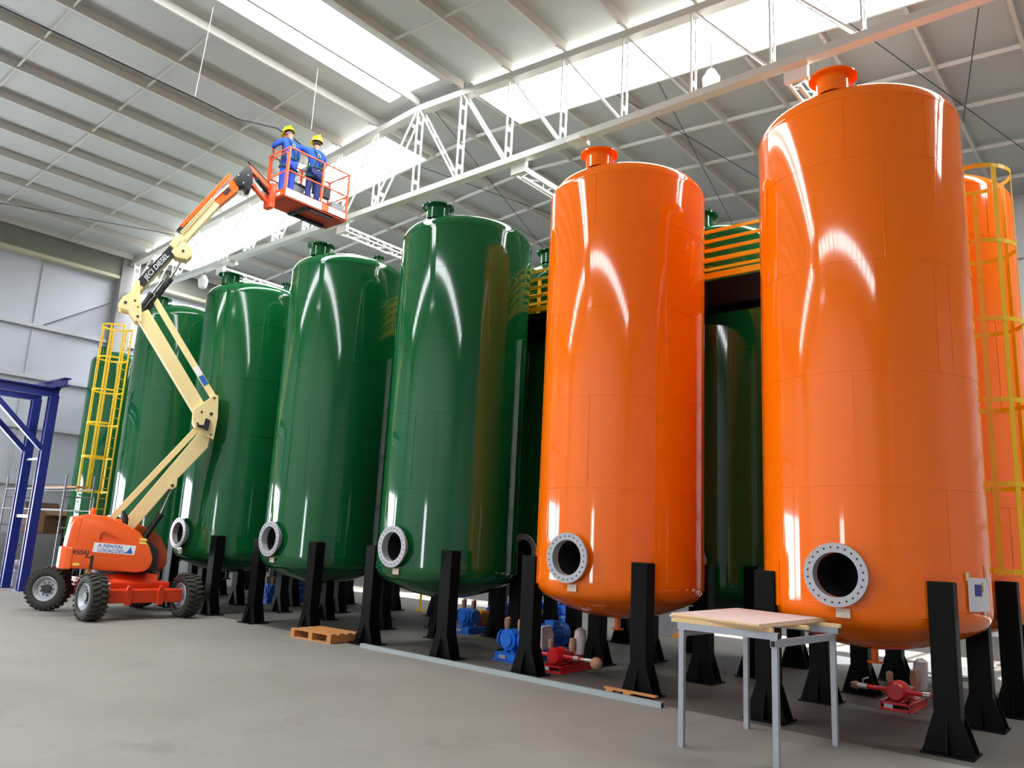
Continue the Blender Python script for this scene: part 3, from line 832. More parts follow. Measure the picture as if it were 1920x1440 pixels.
# knuckle between lower and upper arm
kn = [(0.93, 4.12), (0.94, 3.87), (1.0, 3.76), (1.13, 3.72), (1.16, 3.60), (1.39, 3.53), (1.42, 4.0), (1.38, 4.46), (1.28, 4.48), (1.18, 4.36)]
m = MB(); sprism(m, kn, -0.2, 0.2); kb = m.build('knuckle', CREAM, lift, bevel=0.012)
m = MB()
for s, z, r in ((1.30, 4.4, 0.022), (1.09, 4.08, 0.022), (1.04, 3.83, 0.022), (1.32, 3.63, 0.02), (1.28, 4.06, 0.032)): m.cyl(B(0.195, s, z), B(0.212, s, z), r, 12)
m.build('pivot_pin', BLACKPL, kb)
m = MB(); sprism(m, [(1.14, 3.74), (1.25, 3.70), (1.27, 3.92), (1.18, 3.95), (1.16, 3.80), (1.04, 3.80), (1.03, 3.76)], 0.2, 0.29); m.build('limit_switch', BLACKPL, kb)
m = MB(); m.bar(B(0, -0.30, 6.02), B(0, 1.08, 4.10), 0.28, 0.27, Nn); m.build('upper_arm', CREAM, lift, bevel=0.015)
m = MB(); m.bar(B(0, -0.14, 6.42), B(0, 1.31, 4.42), 0.12, 0.10, Nn); ul = m.build('upper_link', CREAM, lift, bevel=0.01)
ud = (B(0, 1.31, 4.42) - B(0, -0.14, 6.42)).normalized()
c0 = B(0.052, 0.92, 4.958)
m = MB(); m.bar(c0 - ud * 0.10, c0 + ud * 0.10, 0.105, 0.004, Nn); m.build('link_decal', DECALW, ul)
m = MB(); m.bar(c0 + ud * 0.12, c0 + ud * 0.34, 0.105, 0.004, Nn); m.build('link_decal', DECALB, ul)
# upper pivot plates
tp = [(-0.74, 6.02), (-0.75, 6.10), (-0.68, 6.27), (-0.55, 6.39), (-0.50, 6.66), (-0.42, 6.66), (-0.38, 6.40), (-0.31, 6.08), (-0.27, 5.80), (-0.40, 5.80), (-0.54, 6.0)]
m = MB(); sprism(m, tp, 0.17, 0.21); sprism(m, tp, -0.21, -0.17); sprism(m, [(-0.7, 6.05), (-0.68, 6.2), (-0.45, 6.3), (-0.3, 5.9), (-0.4, 5.85), (-0.55, 6.02)], -0.17, 0.17)
pp = m.build('upper_pivot', CREAM, lift, bevel=0.006)
m = MB()
for s, z, r in ((-0.62, 6.15, 0.03), (-0.45, 6.22, 0.02), (-0.36, 5.9, 0.025), (-0.38, 6.1, 0.015)): m.cyl(B(0.2, s, z), B(0.222, s, z), r, 12)
m.build('pivot_pin', BLACKPL, pp)
# main boom
BC = Vector((-0.42, 6.55)); BE = Vector((0.506, 0.863)).normalized(); BM = Vector((BE.y, -BE.x))   # along and towards the underside
def bp(d, mm): q = BC + BE * d + BM * mm; return (q.x, q.y)
def boomprism(mb, d0, d1, m0, m1, o0, o1): return sprism(mb, [bp(d0, m0), bp(d1, m0), bp(d1, m1), bp(d0, m1)], o0, o1)
m = MB(); boomprism(m, -0.1, 2.5, -0.10, 0.08, -0.15, 0.15); bb = m.build('main_boom', CREAM, lift, bevel=0.015)
m = MB(); boomprism(m, 0.04, 1.08, -0.102, 0.078, 0.1505, 0.1535); bd = m.build('boom_decal', BLACKPL, bb)
q = bp(0.55, -0.01)
text_mesh('boom_lettering', 'JECI DIESEL', 0.14, frame(B(0.1545, q[0], q[1]), Hh * BE.x + Up * BE.y, Hh * -BM.x + Up * -BM.y), DECALW, bd, 0.0006, 0.0, 0.2, 0.72)
m = MB(); sprism(m, [bp(1.10, -0.13), bp(1.42, -0.13), bp(1.42, 0.04), bp(1.10, 0.04)], 0.15, 0.18); m.build('boom_plate', CREAM, bb, bevel=0.006)
m = MB(); sprism(m, [bp(1.0, 0.0), bp(1.32, -0.02), bp(1.36, 0.22), bp(1.22, 0.36), bp(1.06, 0.34), bp(0.96, 0.14)], -0.16, 0.18); m.cur = 1
q = bp(1.16, 0.17); m.cyl(B(0.17, *q), B(0.195, *q), 0.03, 12); m.build('boom_lug', [CREAM, BLACKPL], bb, bevel=0.008)
# cable track with its orange cover along the top of the boom
m = MB(); boomprism(m, 1.46, 2.52, -0.13, -0.06, 0.15, 0.19); m.cur = 1
for k in range(21): boomprism(m, 1.49 + 0.05 * k, 1.505 + 0.05 * k, -0.12, -0.065, 0.185, 0.192)
m.build('cable_track', [CREAM, BLACKPL], bb)
m = MB(); boomprism(m, 1.58, 3.22, -0.235, -0.155, 0.02, 0.15); m.build('track_cover', LIFTOR, lift, bevel=0.008)
m = MB(); boomprism(m, 1.46, 1.75, -0.22, -0.10, 0.0, 0.14); m.build('hose_bundle', BLACKPL, lift)
m = MB(); sprism(m, [bp(2.45, -0.08), bp(3.22, -0.12), bp(3.30, -0.02), bp(3.06, 0.15), bp(2.45, 0.07)], -0.13, 0.13); fb = m.build('fly_boom', LIFTOR, lift, bevel=0.012)
m = MB(); m.cyl(B(0.15, *bp(2.5, -0.10)), B(0.15, *bp(3.0, -0.06)), 0.022, 10); m.build('hydraulic_line', DECALW, fb)
m = MB(); boomprism(m, 2.78, 2.95, -0.03, 0.04, 0.13, 0.15); m.build('wear_pad', BLACKPL, fb)
ram(((-0.30, 5.93), (0.13, 6.84), bp(1.16, 0.22)), 'boom_cylinder', 0.06, 0.03)
ram(((-0.38, 5.98), (-0.18, 6.42), (0.0, 6.78)), 'levelling_cylinder', 0.05, 0.025, 0.12)
# jib head, jib bars, rotator
m = MB(); sprism(m, [(1.12, 9.34), (1.30, 9.62), (1.40, 9.78), (1.50, 9.62), (1.54, 9.36), (1.50, 9.16), (1.42, 9.14), (1.36, 9.24), (1.22, 9.2)], -0.15, 0.15)
m.cur = 1
for s, z in ((1.22, 9.45), (1.34, 9.3), (1.42, 9.5)): m.cyl(B(0.14, s, z), B(0.162, s, z), 0.018, 10)
m.build('jib_head', [BLACKPL, RIM], lift, bevel=0.01)
JE = Vector((-15.55, 9.25, 9.62)) - P0
m = MB(); m.bar(B(0.05, 1.40, 9.74), Vector((JE.x, JE.y, 9.50)), 0.12, 0.11, Up); jb = m.build('jib', BASKETOR, lift, bevel=0.01)
m = MB(); m.bar(B(0.05, 1.40, 9.86), Vector((JE.x, JE.y, 9.6)), 0.05, 0.03, Up); m.build('jib_hose', BLACKPL, jb)
m = MB(); m.bar(B(0.05, 1.40, 9.46), Vector((JE.x, JE.y, 9.14)), 0.10, 0.08, Up); m.build('jib_link', BASKETOR, lift, bevel=0.01)
m = MB(); a = B(0.03, 1.62, 9.52); bq = Vector((JE.x, JE.y, 9.36)); m.cyl(a, a.lerp(bq, 0.65), 0.055, 14); m.cyl(a.lerp(bq, 0.6), bq, 0.03, 12); m.build('jib_cylinder', BLACKPL, lift)
m = MB(); m.box(JE.x - 0.14, JE.x + 0.14, JE.y - 0.08, JE.y + 0.06, 9.06, 9.66); m.build('rotator', BASKETOR, lift, bevel=0.012)

# basket: floor tray with toe boards, rails, gate, console
BX0, BX1, BYA, BYB, BZ = -15.94 - P0.x, -15.09 - P0.x, 9.33 - P0.y, 11.12 - P0.y, 9.30
m = MB(); m.box(BX0, BX1, BYA, BYB, BZ, BZ + 0.05)
bk = m.build('basket', BASKETRED, lift, bevel=0.01)
t = 0.015; TB = BZ + 0.22
for (x0, x1, y0, y1) in ((BX1 - t, BX1, BYA, BYB), (BX0, BX0 + t, BYA, BYB), (BX0 + t, BX1 - t, BYA, BYA + t), (BX0 + t, BX1 - t, BYB - t, BYB)):
    MB().box(x0, x1, y0, y1, BZ + 0.0, TB).build('toe_board', BASKETOR, bk)
m = MB(); m.box(BX1, BX1 + 0.003, BYA + 0.02, BYA + 1.02, BZ + 0.03, TB - 0.01); m.build('toe_board_decal', DECALW, bk)
m = MB(); m.box(BX1, BX1 + 0.003, BYB - 0.56, BYB - 0.06, BZ + 0.05, TB - 0.02); m.cur = 1
for k in range(3): m.box(BX1 + 0.003, BX1 + 0.0035, BYB - 0.52, BYB - 0.12, BZ + 0.08 + 0.04 * k, BZ + 0.09 + 0.04 * k)
m.build('toe_board_decal', [DECALW, GREYBAG], bk)
m = MB(); m.box(BX0 + 0.25, BX1 - 0.2, BYA - 0.004, BYA, BZ + 0.08, BZ + 0.15); m.build('end_decal', DECALW, bk)
m = MB()
m.box(BX0 + 0.1, BX0 + 0.2, BYA + 0.6, BYB - 0.2, BZ - 0.07, BZ); m.box(BX1 - 0.14, BX1 - 0.07, BYA + 0.75, BYA + 1.4, BZ - 0.06, BZ)
m.box(BX0 + 0.1, BX1 - 0.07, BYA + 0.62, BYA + 0.70, BZ - 0.05, BZ); m.tube([(BX1 - 0.1, BYA + 0.7, BZ - 0.05), (BX0 + 0.3, BYA + 0.6, BZ - 0.12), (BX0 + 0.15, BYA + 0.9, BZ - 0.06)], 0.025, 8)
m.build('underside_frame', BLACKPL, bk)
RT, RM = BZ + 1.24, BZ + 0.66
pr_ = 0.021
def rail(pts, name='rail', r=pr_): MB().tube(pts, r, 10).build(name, BASKETOR, bk)
xa, xb, ya, yb = BX0 + 0.025, BX1 - 0.025, BYA + 0.025, BYB - 0.025
for (x, y) in ((xa, ya), (xb, ya), (xa, yb), (xb, yb), (xb, ya + 0.98), (xa, ya + 0.9)):
    MB().box(x - 0.022, x + 0.022, y - 0.022, y + 0.022, BZ + 0.05, RT).build('post', BASKETOR, bk)
for z in (RT, RM):
    rail([(xb, ya, z), (xb, yb, z)]); rail([(xa, ya, z), (xa, yb, z)]); rail([(xa, yb, z), (xb, yb, z)])
rail([(xa, ya, RT), (xb, ya, RT)])
rail([(xa + 0.07, ya, TB), (xa + 0.07, ya, RT - 0.16), (xa + 0.13, ya, RT - 0.09), (xb - 0.12, ya, RT - 0.09), (xb - 0.06, ya, RT - 0.16), (xb - 0.06, ya, TB)], 'gate_frame', 0.018)
rail([(xa, ya, RM), (xb, ya, RM)], 'gate_bar', 0.018); rail([(xa + 0.07, ya, RM + 0.02), (xa + 0.07, ya, RM + 0.2), (xa + 0.2, ya, RM + 0.2), (xa + 0.2, ya, RM)], 'gate_handle', 0.013)
m = MB(); m.box(xa - 0.02, xa + 0.12, yb - 0.5, yb - 0.02, RM + 0.1, RM + 0.42); m.build('control_console', BLACKPL, bk, bevel=0.01)
m = MB(); m.box(xb - 0.16, xb - 0.02, yb - 0.42, yb - 0.06, TB - 0.04, TB + 0.18); m.build('foot_switch', GREYBAG, bk, bevel=0.01)

tb = thing('tool_box', 'grey box panel standing between the two workers in the basket', 'box', (-15.70, 9.95, BZ + 0.05))
m = MB(); m.prism([(-0.08, -0.24, 0.0), (-0.08, 0.28, 0.0), (-0.08, 0.22, 0.62), (-0.08, -0.2, 0.66)], (0.16, 0, 0)); m.build('case', GREYBAG, tb, bevel=0.015)
m = MB(); m.box(-0.085, 0.085, -0.25, 0.28, 0.6, 0.68); m.build('lid', BLACKPL, tb, bevel=0.01)

# ------------------------------------------------------------------ people
def skin(name, nodes, edges, m, parent, root, sub=1):
    names = list(nodes)
    me = bpy.data.meshes.new(name)
    me.from_pydata([nodes[n][0] for n in names], [(names.index(a), names.index(b)) for a, b in edges], [])
    o = bpy.data.objects.new(name, me); COL.objects.link(o)
    md = o.modifiers.new('skin', 'SKIN'); md.use_smooth_shade = True
    for v, n in zip(me.skin_vertices[0].data, names):
        r = nodes[n][1]; v.radius = r if isinstance(r, tuple) else (r, r); v.use_root = (n == root)
    ss = o.modifiers.new('sub', 'SUBSURF'); ss.levels = sub; ss.render_levels = sub
    dg = bpy.context.evaluated_depsgraph_get(); dg.update()
    me2 = bpy.data.meshes.new_from_object(o.evaluated_get(dg))
    o.modifiers.clear(); o.data = me2; bpy.data.meshes.remove(me)
    me2.materials.clear(); me2.materials.append(m)
    for p in me2.polygons: p.use_smooth = True
    me2.name = name; o.parent = parent; return o
def chain(*ns): return list(zip(ns[:-1], ns[1:]))
def person(label, loc, rz_, hands, shirt, trousers, head_turn=(0, 0), lean=0.0):
    """standing figure facing local +Y; hands = ((elbow, wrist, fingertip direction) left, right)"""
    t = thing('person', label, 'person', loc, rz_, 'workers in the lift basket'); t.scale = (1.05, 1.05, 1.05)
    L = lambda x, y, z: Vector((x, y + lean * max(0, z - 0.95), z))
    n = {'pelvis': (L(0, 0, 0.96), (0.13, 0.10)), 'waist': (L(0, 0, 1.12), (0.12, 0.09)), 'chest': (L(0, 0, 1.34), (0.14, 0.10)),
         'neck0': (L(0, -0.005, 1.50), 0.065), 'neck': (L(0, 0.005, 1.56), 0.055), 'head0': (L(0, 0.02, 1.63), (0.072, 0.085)), 'head': (L(0, 0.015, 1.72), (0.078, 0.095)), 'crown': (L(0, 0.0, 1.79), (0.06, 0.07)),
         'nose0': (L(0, 0.095, 1.675), 0.022), 'nose': (L(0, 0.125, 1.655), 0.012), 'chin': (L(0, 0.085, 1.595), 0.03)}
    e = chain('pelvis', 'waist', 'chest', 'neck0', 'neck', 'head0', 'head', 'crown') + [('head0', 'chin'), ('head', 'nose0'), ('nose0', 'nose')]
    for s, nm in ((-1, 'l'), (1, 'r')):
        n['ear' + nm] = (L(s * 0.092, 0.0, 1.675), 0.02); e.append(('head', 'ear' + nm))
        n['sh' + nm] = (L(s * 0.185, 0.0, 1.44), 0.062)
        el, wr, fd = hands[0 if s < 0 else 1]
        n['el' + nm] = (Vector(el), 0.045); n['wr' + nm] = (Vector(wr), 0.03)
        fd = Vector(fd).normalized(); n['pm' + nm] = (Vector(wr) + fd * 0.07, (0.038, 0.022))
        e += [('chest', 'sh' + nm)] + chain('sh' + nm, 'el' + nm, 'wr' + nm, 'pm' + nm)
        side = fd.cross(Vector((0, 0, 1))); side = side.normalized() if side.length > 0.1 else Vector((1, 0, 0))
        drop = side.cross(fd).normalized() * -1
        if drop.z > 0: drop = -drop
        for k in range(4):
            b0 = Vector(wr) + fd * 0.085 + side * (0.027 - 0.018 * k)
            ln = (0.036, 0.042, 0.039, 0.031)[k]
            a1 = b0 + fd * ln + drop * 0.006; a2 = a1 + fd * ln * 0.6 + drop * 0.02
            for j, (q, r) in enumerate(((b0, 0.0095), (a1, 0.0088), (a2, 0.0075))): n['f%s%d%d' % (nm, k, j)] = (q, r)
            e += [('pm' + nm, 'f%s%d0' % (nm, k))] + chain(*['f%s%d%d' % (nm, k, j) for j in range(3)])
        th = Vector(wr) + fd * 0.035 + side * 0.035; th2 = th + fd * 0.035 + side * 0.022 + drop * 0.01
        n['t%s0' % nm] = (th, 0.012); n['t%s1' % nm] = (th2, 0.009); e += [('pm' + nm, 't%s0' % nm), ('t%s0' % nm, 't%s1' % nm)]
        n['hip' + nm] = (Vector((s * 0.095, 0, 0.90)), 0.085); n['kn' + nm] = (Vector((s * 0.11, 0.02, 0.50)), 0.058)
        n['an' + nm] = (Vector((s * 0.12, -0.02, 0.10)), 0.04); n['he' + nm] = (Vector((s * 0.12, -0.04, 0.05)), 0.04); n['to' + nm] = (Vector((s * 0.135, 0.15, 0.045)), 0.034)
        e += [('pelvis', 'hip' + nm)] + chain('hip' + nm, 'kn' + nm, 'an' + nm, 'he' + nm, 'to' + nm)
    # head tilt about the neck
    tilt = Matrix.Translation(n['neck'][0]) @ Matrix.Rotation(head_turn[0], 4, 'Z') @ Matrix.Rotation(head_turn[1], 4, 'X') @ Matrix.Translation(-n['neck'][0])
    for k in ('head0', 'head', 'crown', 'nose0', 'nose', 'chin', 'earl', 'earr'): n[k] = (tilt @ n[k][0], n[k][1])
    skin('body', n, e, SKIN, t, 'pelvis')
    g = lambda k, add: (n[k][0], tuple(r + add for r in (n[k][1] if isinstance(n[k][1], tuple) else (n[k][1], n[k][1]))))
    sn = {k: g(k, 0.022) for k in ('pelvis', 'waist', 'chest', 'shl', 'shr', 'ell', 'elr')}
    sn['pelvis'] = (n['pelvis'][0] - Vector((0, 0, 0.03)), (0.155, 0.125)); sn['col'] = (n['neck0'][0] - Vector((0, 0, 0.01)), (0.085, 0.085))
    for s in 'lr': sn['cu' + s] = (n['el' + s][0].lerp(n['wr' + s][0], 0.35), 0.052)
    skin('shirt', sn, chain('pelvis', 'waist', 'chest', 'col') + [('chest', 'shl'), ('chest', 'shr')] + chain('shl', 'ell', 'cul') + chain('shr', 'elr', 'cur'), shirt, t, 'pelvis')
    tn = {'pelvis': (n['pelvis'][0] - Vector((0, 0, 0.02)), (0.15, 0.12))}
    for s in 'lr':
        tn['hip' + s] = g('hip' + s, 0.02); tn['kn' + s] = g('kn' + s, 0.026); tn['hem' + s] = (n['an' + s][0] + Vector((0, 0, 0.02)), 0.07)
    skin('trousers', tn, [('pelvis', 'hipl'), ('pelvis', 'hipr')] + chain('hipl', 'knl', 'heml') + chain('hipr', 'knr', 'hemr'), trousers, t, 'pelvis')
    for s in 'lr':
        a, b2, c = n['an' + s][0], n['he' + s][0], n['to' + s][0]
        m = MB(); m.tube([a + Vector((0, 0, 0.06)), a, b2 + Vector((0, 0.02, 0.0))], [0.062, 0.058, 0.05], 12); m.tube([b2 + Vector((0, -0.03, 0.0)), b2.lerp(c, 0.5) + Vector((0, 0, 0.012)), c + Vector((0, 0.02, 0))], [0.044, 0.05, 0.042], 12)
        m.build('boot', BOOT, t)
    hp = n['head'][0]; HM = Matrix.Translation(hp) @ Matrix.Rotation(head_turn[0], 4, 'Z') @ Matrix.Rotation(head_turn[1], 4, 'X')
    m = MB(HM); m.sphere((0, 0.0, -0.01), 0.105, 18, 10, (0.9, 1.03, 0.95)); m.build('hair', BOOT, t)
    m = MB(HM)
    m.lathe([(0.128, 0.02), (0.132, 0.045), (0.122, 0.10), (0.095, 0.145), (0.05, 0.172), (0.0, 0.18)], 28)
    m.prism([(-0.125, 0.03, 0.018), (0.125, 0.03, 0.018), (0.10, 0.16, 0.005), (0.05, 0.19, 0.0), (-0.05, 0.19, 0.0), (-0.10, 0.16, 0.005)], (0, 0, 0.014))
    m.lathe([(0.128, 0.018), (0.146, 0.014), (0.146, 0.022), (0.13, 0.032)], 28)
    m.box(-0.012, 0.012, -0.11, 0.11, 0.13, 0.183)
    m.build('safety_helmet', HELMET, t)
    m = MB(HM)
    for s in (-1, 1): m.sphere((s * 0.033, 0.088, -0.03), 0.012, 10, 6)
    m.build('eyes', DARK, t)
    # harness: shoulder straps crossing behind, waist belt, thigh loops, dorsal ring
    m = MB(); ly = lambda z: lean * max(0, z - 0.95)
    def loop(cz, rx, ry, tx=0.0): return [(tx + rx * math.cos(a), ry * math.sin(a) + ly(cz), cz) for a in [2 * PI * k / 20 for k in range(20)]]
    m.tube(loop(1.03, 0.175, 0.15), 0.02, 8, True)
    for s in (-1, 1):
        m.tube([(s * 0.12, -0.10 + ly(1.0), 1.02), (s * 0.06, -0.145 + ly(1.25), 1.22), (0.0, -0.145 + ly(1.35), 1.33), (-s * 0.07, -0.12 + ly(1.45), 1.43), (-s * 0.10, 0.0 + ly(1.5), 1.515), (-s * 0.10, 0.13 + ly(1.4), 1.36), (-s * 0.12, 0.12 + ly(1.0), 1.03)], 0.017, 8)
        lp = loop(0.80, 0.115, 0.115, s * 0.10); m.tube(lp, 0.017, 8, True)
        m.tube([(s * 0.17, 0.0, 1.02), (s * 0.205, 0, 0.9), (s * 0.2, 0, 0.80)], 0.016, 8)
    m.build('harness', HARNESS, t)
    m = MB(); m.tube([(0.03 * math.cos(a), -0.165 + ly(1.33), 1.33 + 0.04 * math.sin(a)) for a in [2 * PI * k / 12 for k in range(12)]], 0.007, 6, True); m.build('harness_ring', ZINC, t)
    return t
BF = BZ + 0.05
person('worker in blue with yellow helmet, left hand on the basket gate rail', (-15.50, 9.60, BF), math.radians(88),
       (((-0.36, 0.12, 1.27), (-0.22, 0.34, 1.165), (-0.1, 0.9, -0.1)), ((0.26, 0.08, 1.16), (0.16, 0.30, 1.06), (-0.3, 0.8, -0.1))), SHIRT, TROUS, (0.25, -0.35), 0.06)
person('worker in blue with yellow helmet, left arm raised level to the cable', (-15.42, 10.28, BF), math.radians(82),
       (((-0.42, 0.14, 1.50), (-0.58, 0.33, 1.56), (-0.4, 0.8, 0.25)), ((0.27, 0.06, 1.18), (0.20, 0.30, 1.15), (-0.3, 0.8, 0.1))), SHIRT, NAVY, (0.1, 0.0), 0.02)

# ------------------------------------------------------------------ work table with boards
wt = thing('work_table', 'grey steel tube work table in front of the orange tanks', 'table', (-3.65, 6.94, 0))
LX, LY, LT = 0.88, 1.25, 1.09
s_ = 0.025
def dark_capped_bar(mb, p, q, s=0.05, h=0.06, up=(0, 0, 1)):  # solid bar; dark end caps paint the shade of an open tube
    mb.cur = 0; mb.bar(p, q, s, h, up); p = Vector(p); q = Vector(q); d = (q - p).normalized()
    mb.cur = 1; mb.bar(q, q + d * 0.001, s * 0.78, h * 0.8, up); mb.bar(p, p - d * 0.001, s * 0.78, h * 0.8, up); mb.cur = 0
for (x, y) in ((0, 0), (0.08, LY), (LX, 0.02), (LX + 0.08, LY + 0.02)):
    m = MB(); m.box(x - s_, x + s_, y - s_, y + s_, 0.0, LT - 0.06); m.build('leg', TABLEST, wt)
for (p, q) in (((-0.04, 0, LT - 0.03), (LX + 0.03, 0.02, LT - 0.03)), ((0.04, LY, LT - 0.03), (LX + 0.14, LY + 0.02, LT - 0.03))):
    m = MB(); dark_capped_bar(m, p, q); m.build('long_beam', [TABLEST, DARK], wt)
for (p, q) in (((0.0, 0.03, LT - 0.09), (0.08, LY + 0.03, LT - 0.09)), ((LX, -0.03, LT - 0.09), (LX + 0.08, LY + 0.05, LT - 0.09))):
    m = MB(); dark_capped_bar(m, p, q); m.build('cross_beam', [TABLEST, DARK], wt)
def batten(loc, L, rz_, label, w=0.055, h=0.035):
    o = MB().box(0, L, -w / 2, w / 2, 0, h).build('timber_batten', WOOD, None, bevel=0.002)
    o.location = loc; o.rotation_euler = (0, 0, rz_); return tag(o, label, 'timber', 'battens under the plywood')
batten((-3.76, 6.95, LT), 0.97, 0.02, 'front pine batten lying along the front beam of the work table')
batten((-3.62, 7.62, LT), 0.90, 0.02, 'middle pine batten sticking out below the plywood on the work table', h=0.034)
batten((-3.66, 8.2, LT), 1.05, 0.01, 'rear pine batten along the back beam of the work table')
def board(pts, z, t, name, label, mats):
    m = MB(); m.prism([(x, y, z) for x, y in pts], (0, 0, t)); m.mi[0] = 0
    for i in range(len(m.mi)): m.mi[i] = 1 if i >= 2 else 0
    return tag(m.build(name, mats), label, 'plywood', 'plywood on the work table')
board([(-3.83, 7.02), (-2.83, 6.82), (-2.80, 8.34), (-3.80, 8.66)], LT + 0.036, 0.018, 'plywood_sheet', 'lower plywood sheet on the work table, mostly covered by the one on top', [PLY, PLYEDGE])
board([(-3.80, 7.00), (-2.84, 6.79), (-2.82, 8.28), (-3.82, 8.52)], LT + 0.0545, 0.018, 'plywood_sheet', 'pinkish plywood sheet on top of the work table', [PLY, PLYEDGE])

# ------------------------------------------------------------------ things lying at the edge of the tank bay
def obox(name, p, q, w, h, m, label, cat, bevel=0.0):
    p = Vector(p); q = Vector(q); d = q - p
    mb = MB(); dark_capped_bar(mb, (0, 0, h / 2), (d.length, 0, h / 2), w, h)
    o = mb.build(name, [m, DARK]); o.location = p; o.rotation_euler = (0, 0, math.atan2(d.y, d.x)); return tag(o, label, cat)
obox('steel_tube', (-10.1, 8.52, 0), (-4.64, 8.36, 0), 0.06, 0.06, BARST, 'long grey square steel tube lying along the front of the tank bay', 'steel tube')
pl = thing('wooden_pallet', 'small orange pine pallet lying between two front green tank legs', 'pallet', (-11.63, 8.25, 0), math.radians(2))
PLX, PLY_ = 1.04, 0.62
for y in (0.0, PLY_ / 2 - 0.04, PLY_ - 0.08): MB().box(0, PLX, y, y + 0.08, 0.0, 0.02).build('bottom_board', WOODOR, pl)
for x in (0.0, PLX / 2 - 0.05, PLX - 0.1): MB().box(x, x + 0.1, 0, PLY_, 0.02, 0.13).build('stringer', WOODOR, pl)
for y in (0.0, 0.17, 0.34, 0.51): MB().box(0, PLX, y, y + 0.11, 0.13, 0.15).build('top_board', WOODOR, pl)
ws = thing('wood_offcut', 'broken pallet strip lying at the foot of the smaller orange tank', 'wood', (-5.5, 8.465, 0), math.radians(-2))
MB().box(0, 0.72, 0, 0.07, 0.075, 0.095).build('strip', WOODOR, ws)
for x in (0.03, 0.28): MB().box(x, x + 0.1, 0, 0.07, 0, 0.075).build('block', WOODOR, ws)

# gear pumps on skids
def blue_pump(loc, rz_, label, k=1.0, bag=True):
    """pump head at the origin end, motor towards local +Y"""
    t = thing('pump_unit', label, 'pump', loc, rz_, 'blue pump units')
    m = MB()
    for x in (-0.2, 0.2): m.box(x - 0.03, x + 0.03, 0, 1.45, 0, 0.02); m.box(x - 0.03, x + 0.03, 0, 1.45, 0.10, 0.12); m.box(x - 0.006, x + 0.006, 0, 1.45, 0.02, 0.10)
    m.box(-0.2, 0.2, 0, 0.02, 0.02, 0.12); m.box(-0.2, 0.2, 1.43, 1.45, 0.02, 0.12); m.box(-0.2, 0.2, 0.0, 1.45, 0.115, 0.125); m.box(-0.26, 0.26, -0.02, 0.1, 0, 0.015)
    m.build('skid', PUMPB, t)
    h = MB()
    h.box(-0.09, -0.03, 0.08, 0.26, 0.125, 0.24); h.box(0.03, 0.09, 0.08, 0.26, 0.125, 0.24)
    h.lathe([(0, -0.01), (0.10, -0.01), (0.10, 0.02), (0.155, 0.02), (0.155, 0.30), (0.1, 0.33), (0.04, 0.33), (0.0, 0.33)], 28, (0, 0.02, 0.31), (0, 1, 0))
    for s in (-1, 1): h.lathe([(0.0, 0.05), (0.08, 0.05), (0.08, 0.19), (0.13, 0.19), (0.13, 0.22), (0.0, 0.22)], 24, (0, 0.17, 0.31), (s, 0, 0))
    for j in range(8):
        a = 2 * PI * j / 8
        h.cyl((0.128 * math.cos(a), 0.045, 0.31 + 0.128 * math.sin(a)), (0.128 * math.cos(a), 0.03, 0.31 + 0.128 * math.sin(a)), 0.012, 8)
    hd = h.build('pump_head', PUMPB, t)
    for x in (-0.13, 0.14):
        m = MB(); m.cyl((x, 0.17, 0.38), (x, 0.17, 0.46), 0.02, 10); m.build('pipe_stub', ZINC, hd)
        m = MB(); m.tube([(x, 0.17, 0.44), (x, 0.17, 0.47), (x + 0.01, 0.16, 0.54), (x + 0.015, 0.155, 0.61), (x + 0.01, 0.15, 0.625)], [0.03, 0.042, 0.05, 0.048, 0.025], 12); m.build('kraft_wrap', KRAFT, hd)
    m = MB(); m.box(-0.11, 0.11, 0.42, 0.66, 0.125, 0.42); m.build('coupling_guard', GUARD, t, bevel=0.05)
    m = MB(); m.lathe([(0.0, 0.0), (0.13, 0.0), (0.165, 0.03), (0.165, 0.45), (0.185, 0.46), (0.185, 0.60), (0.15, 0.63), (0.0, 0.63)], 30, (0, 0.76, 0.34), (0, 1, 0))
    for j in range(18):
        a = 2 * PI * j / 18
        m.bar((0.17 * math.cos(a), 0.82, 0.34 + 0.17 * math.sin(a)), (0.17 * math.cos(a), 1.2, 0.34 + 0.17 * math.sin(a)), 0.008, 0.02, (math.cos(a), 0, math.sin(a)))
    m.box(-0.13, 0.13, 0.85, 1.15, 0.125, 0.22)
    mo = m.build('motor', PUMPB, t)
    MB().box(0.02, 0.2, 0.88, 1.06, 0.46, 0.57).build('terminal_box', PUMPB, mo, bevel=0.01)
    MB().box(-0.1, 0.03, -0.022, -0.02, 0.04, 0.09).build('label_plate', ZINC, t)
    if bag:
        m = MB(); m.prism([(0.19, 0.55, 0.50), (0.19, 0.78, 0.52), (0.21, 0.84, 0.36), (0.20, 0.80, 0.17), (0.20, 0.56, 0.15)], (0.05, 0.0, 0)); m.build('plastic_document_bag', PAPER, mo, bevel=0.012)
    return t
bp1 = blue_pump((-7.88, 9.42, 0), math.radians(-2), 'bright blue pump unit with wrapped nozzles beside the red pump')
dup(bp1, (-10.66, 11.4, 0), math.radians(-4), 'blue pump unit with orange guard behind the green tank next to the orange one')
dup(bp1, (-17.22, 11.3, 0), math.radians(-2), 'far blue pump unit behind the green tank right of the lift knuckle')
dup(bp1, (-12.3, 15.2, 0), math.radians(-92), 'large blue pump unit farthest back, seen left under the smaller orange tank')
dup(bp1, (-9.6, 15.6, 0), math.radians(-80), 'blue pump unit in the back beside the grey disc')

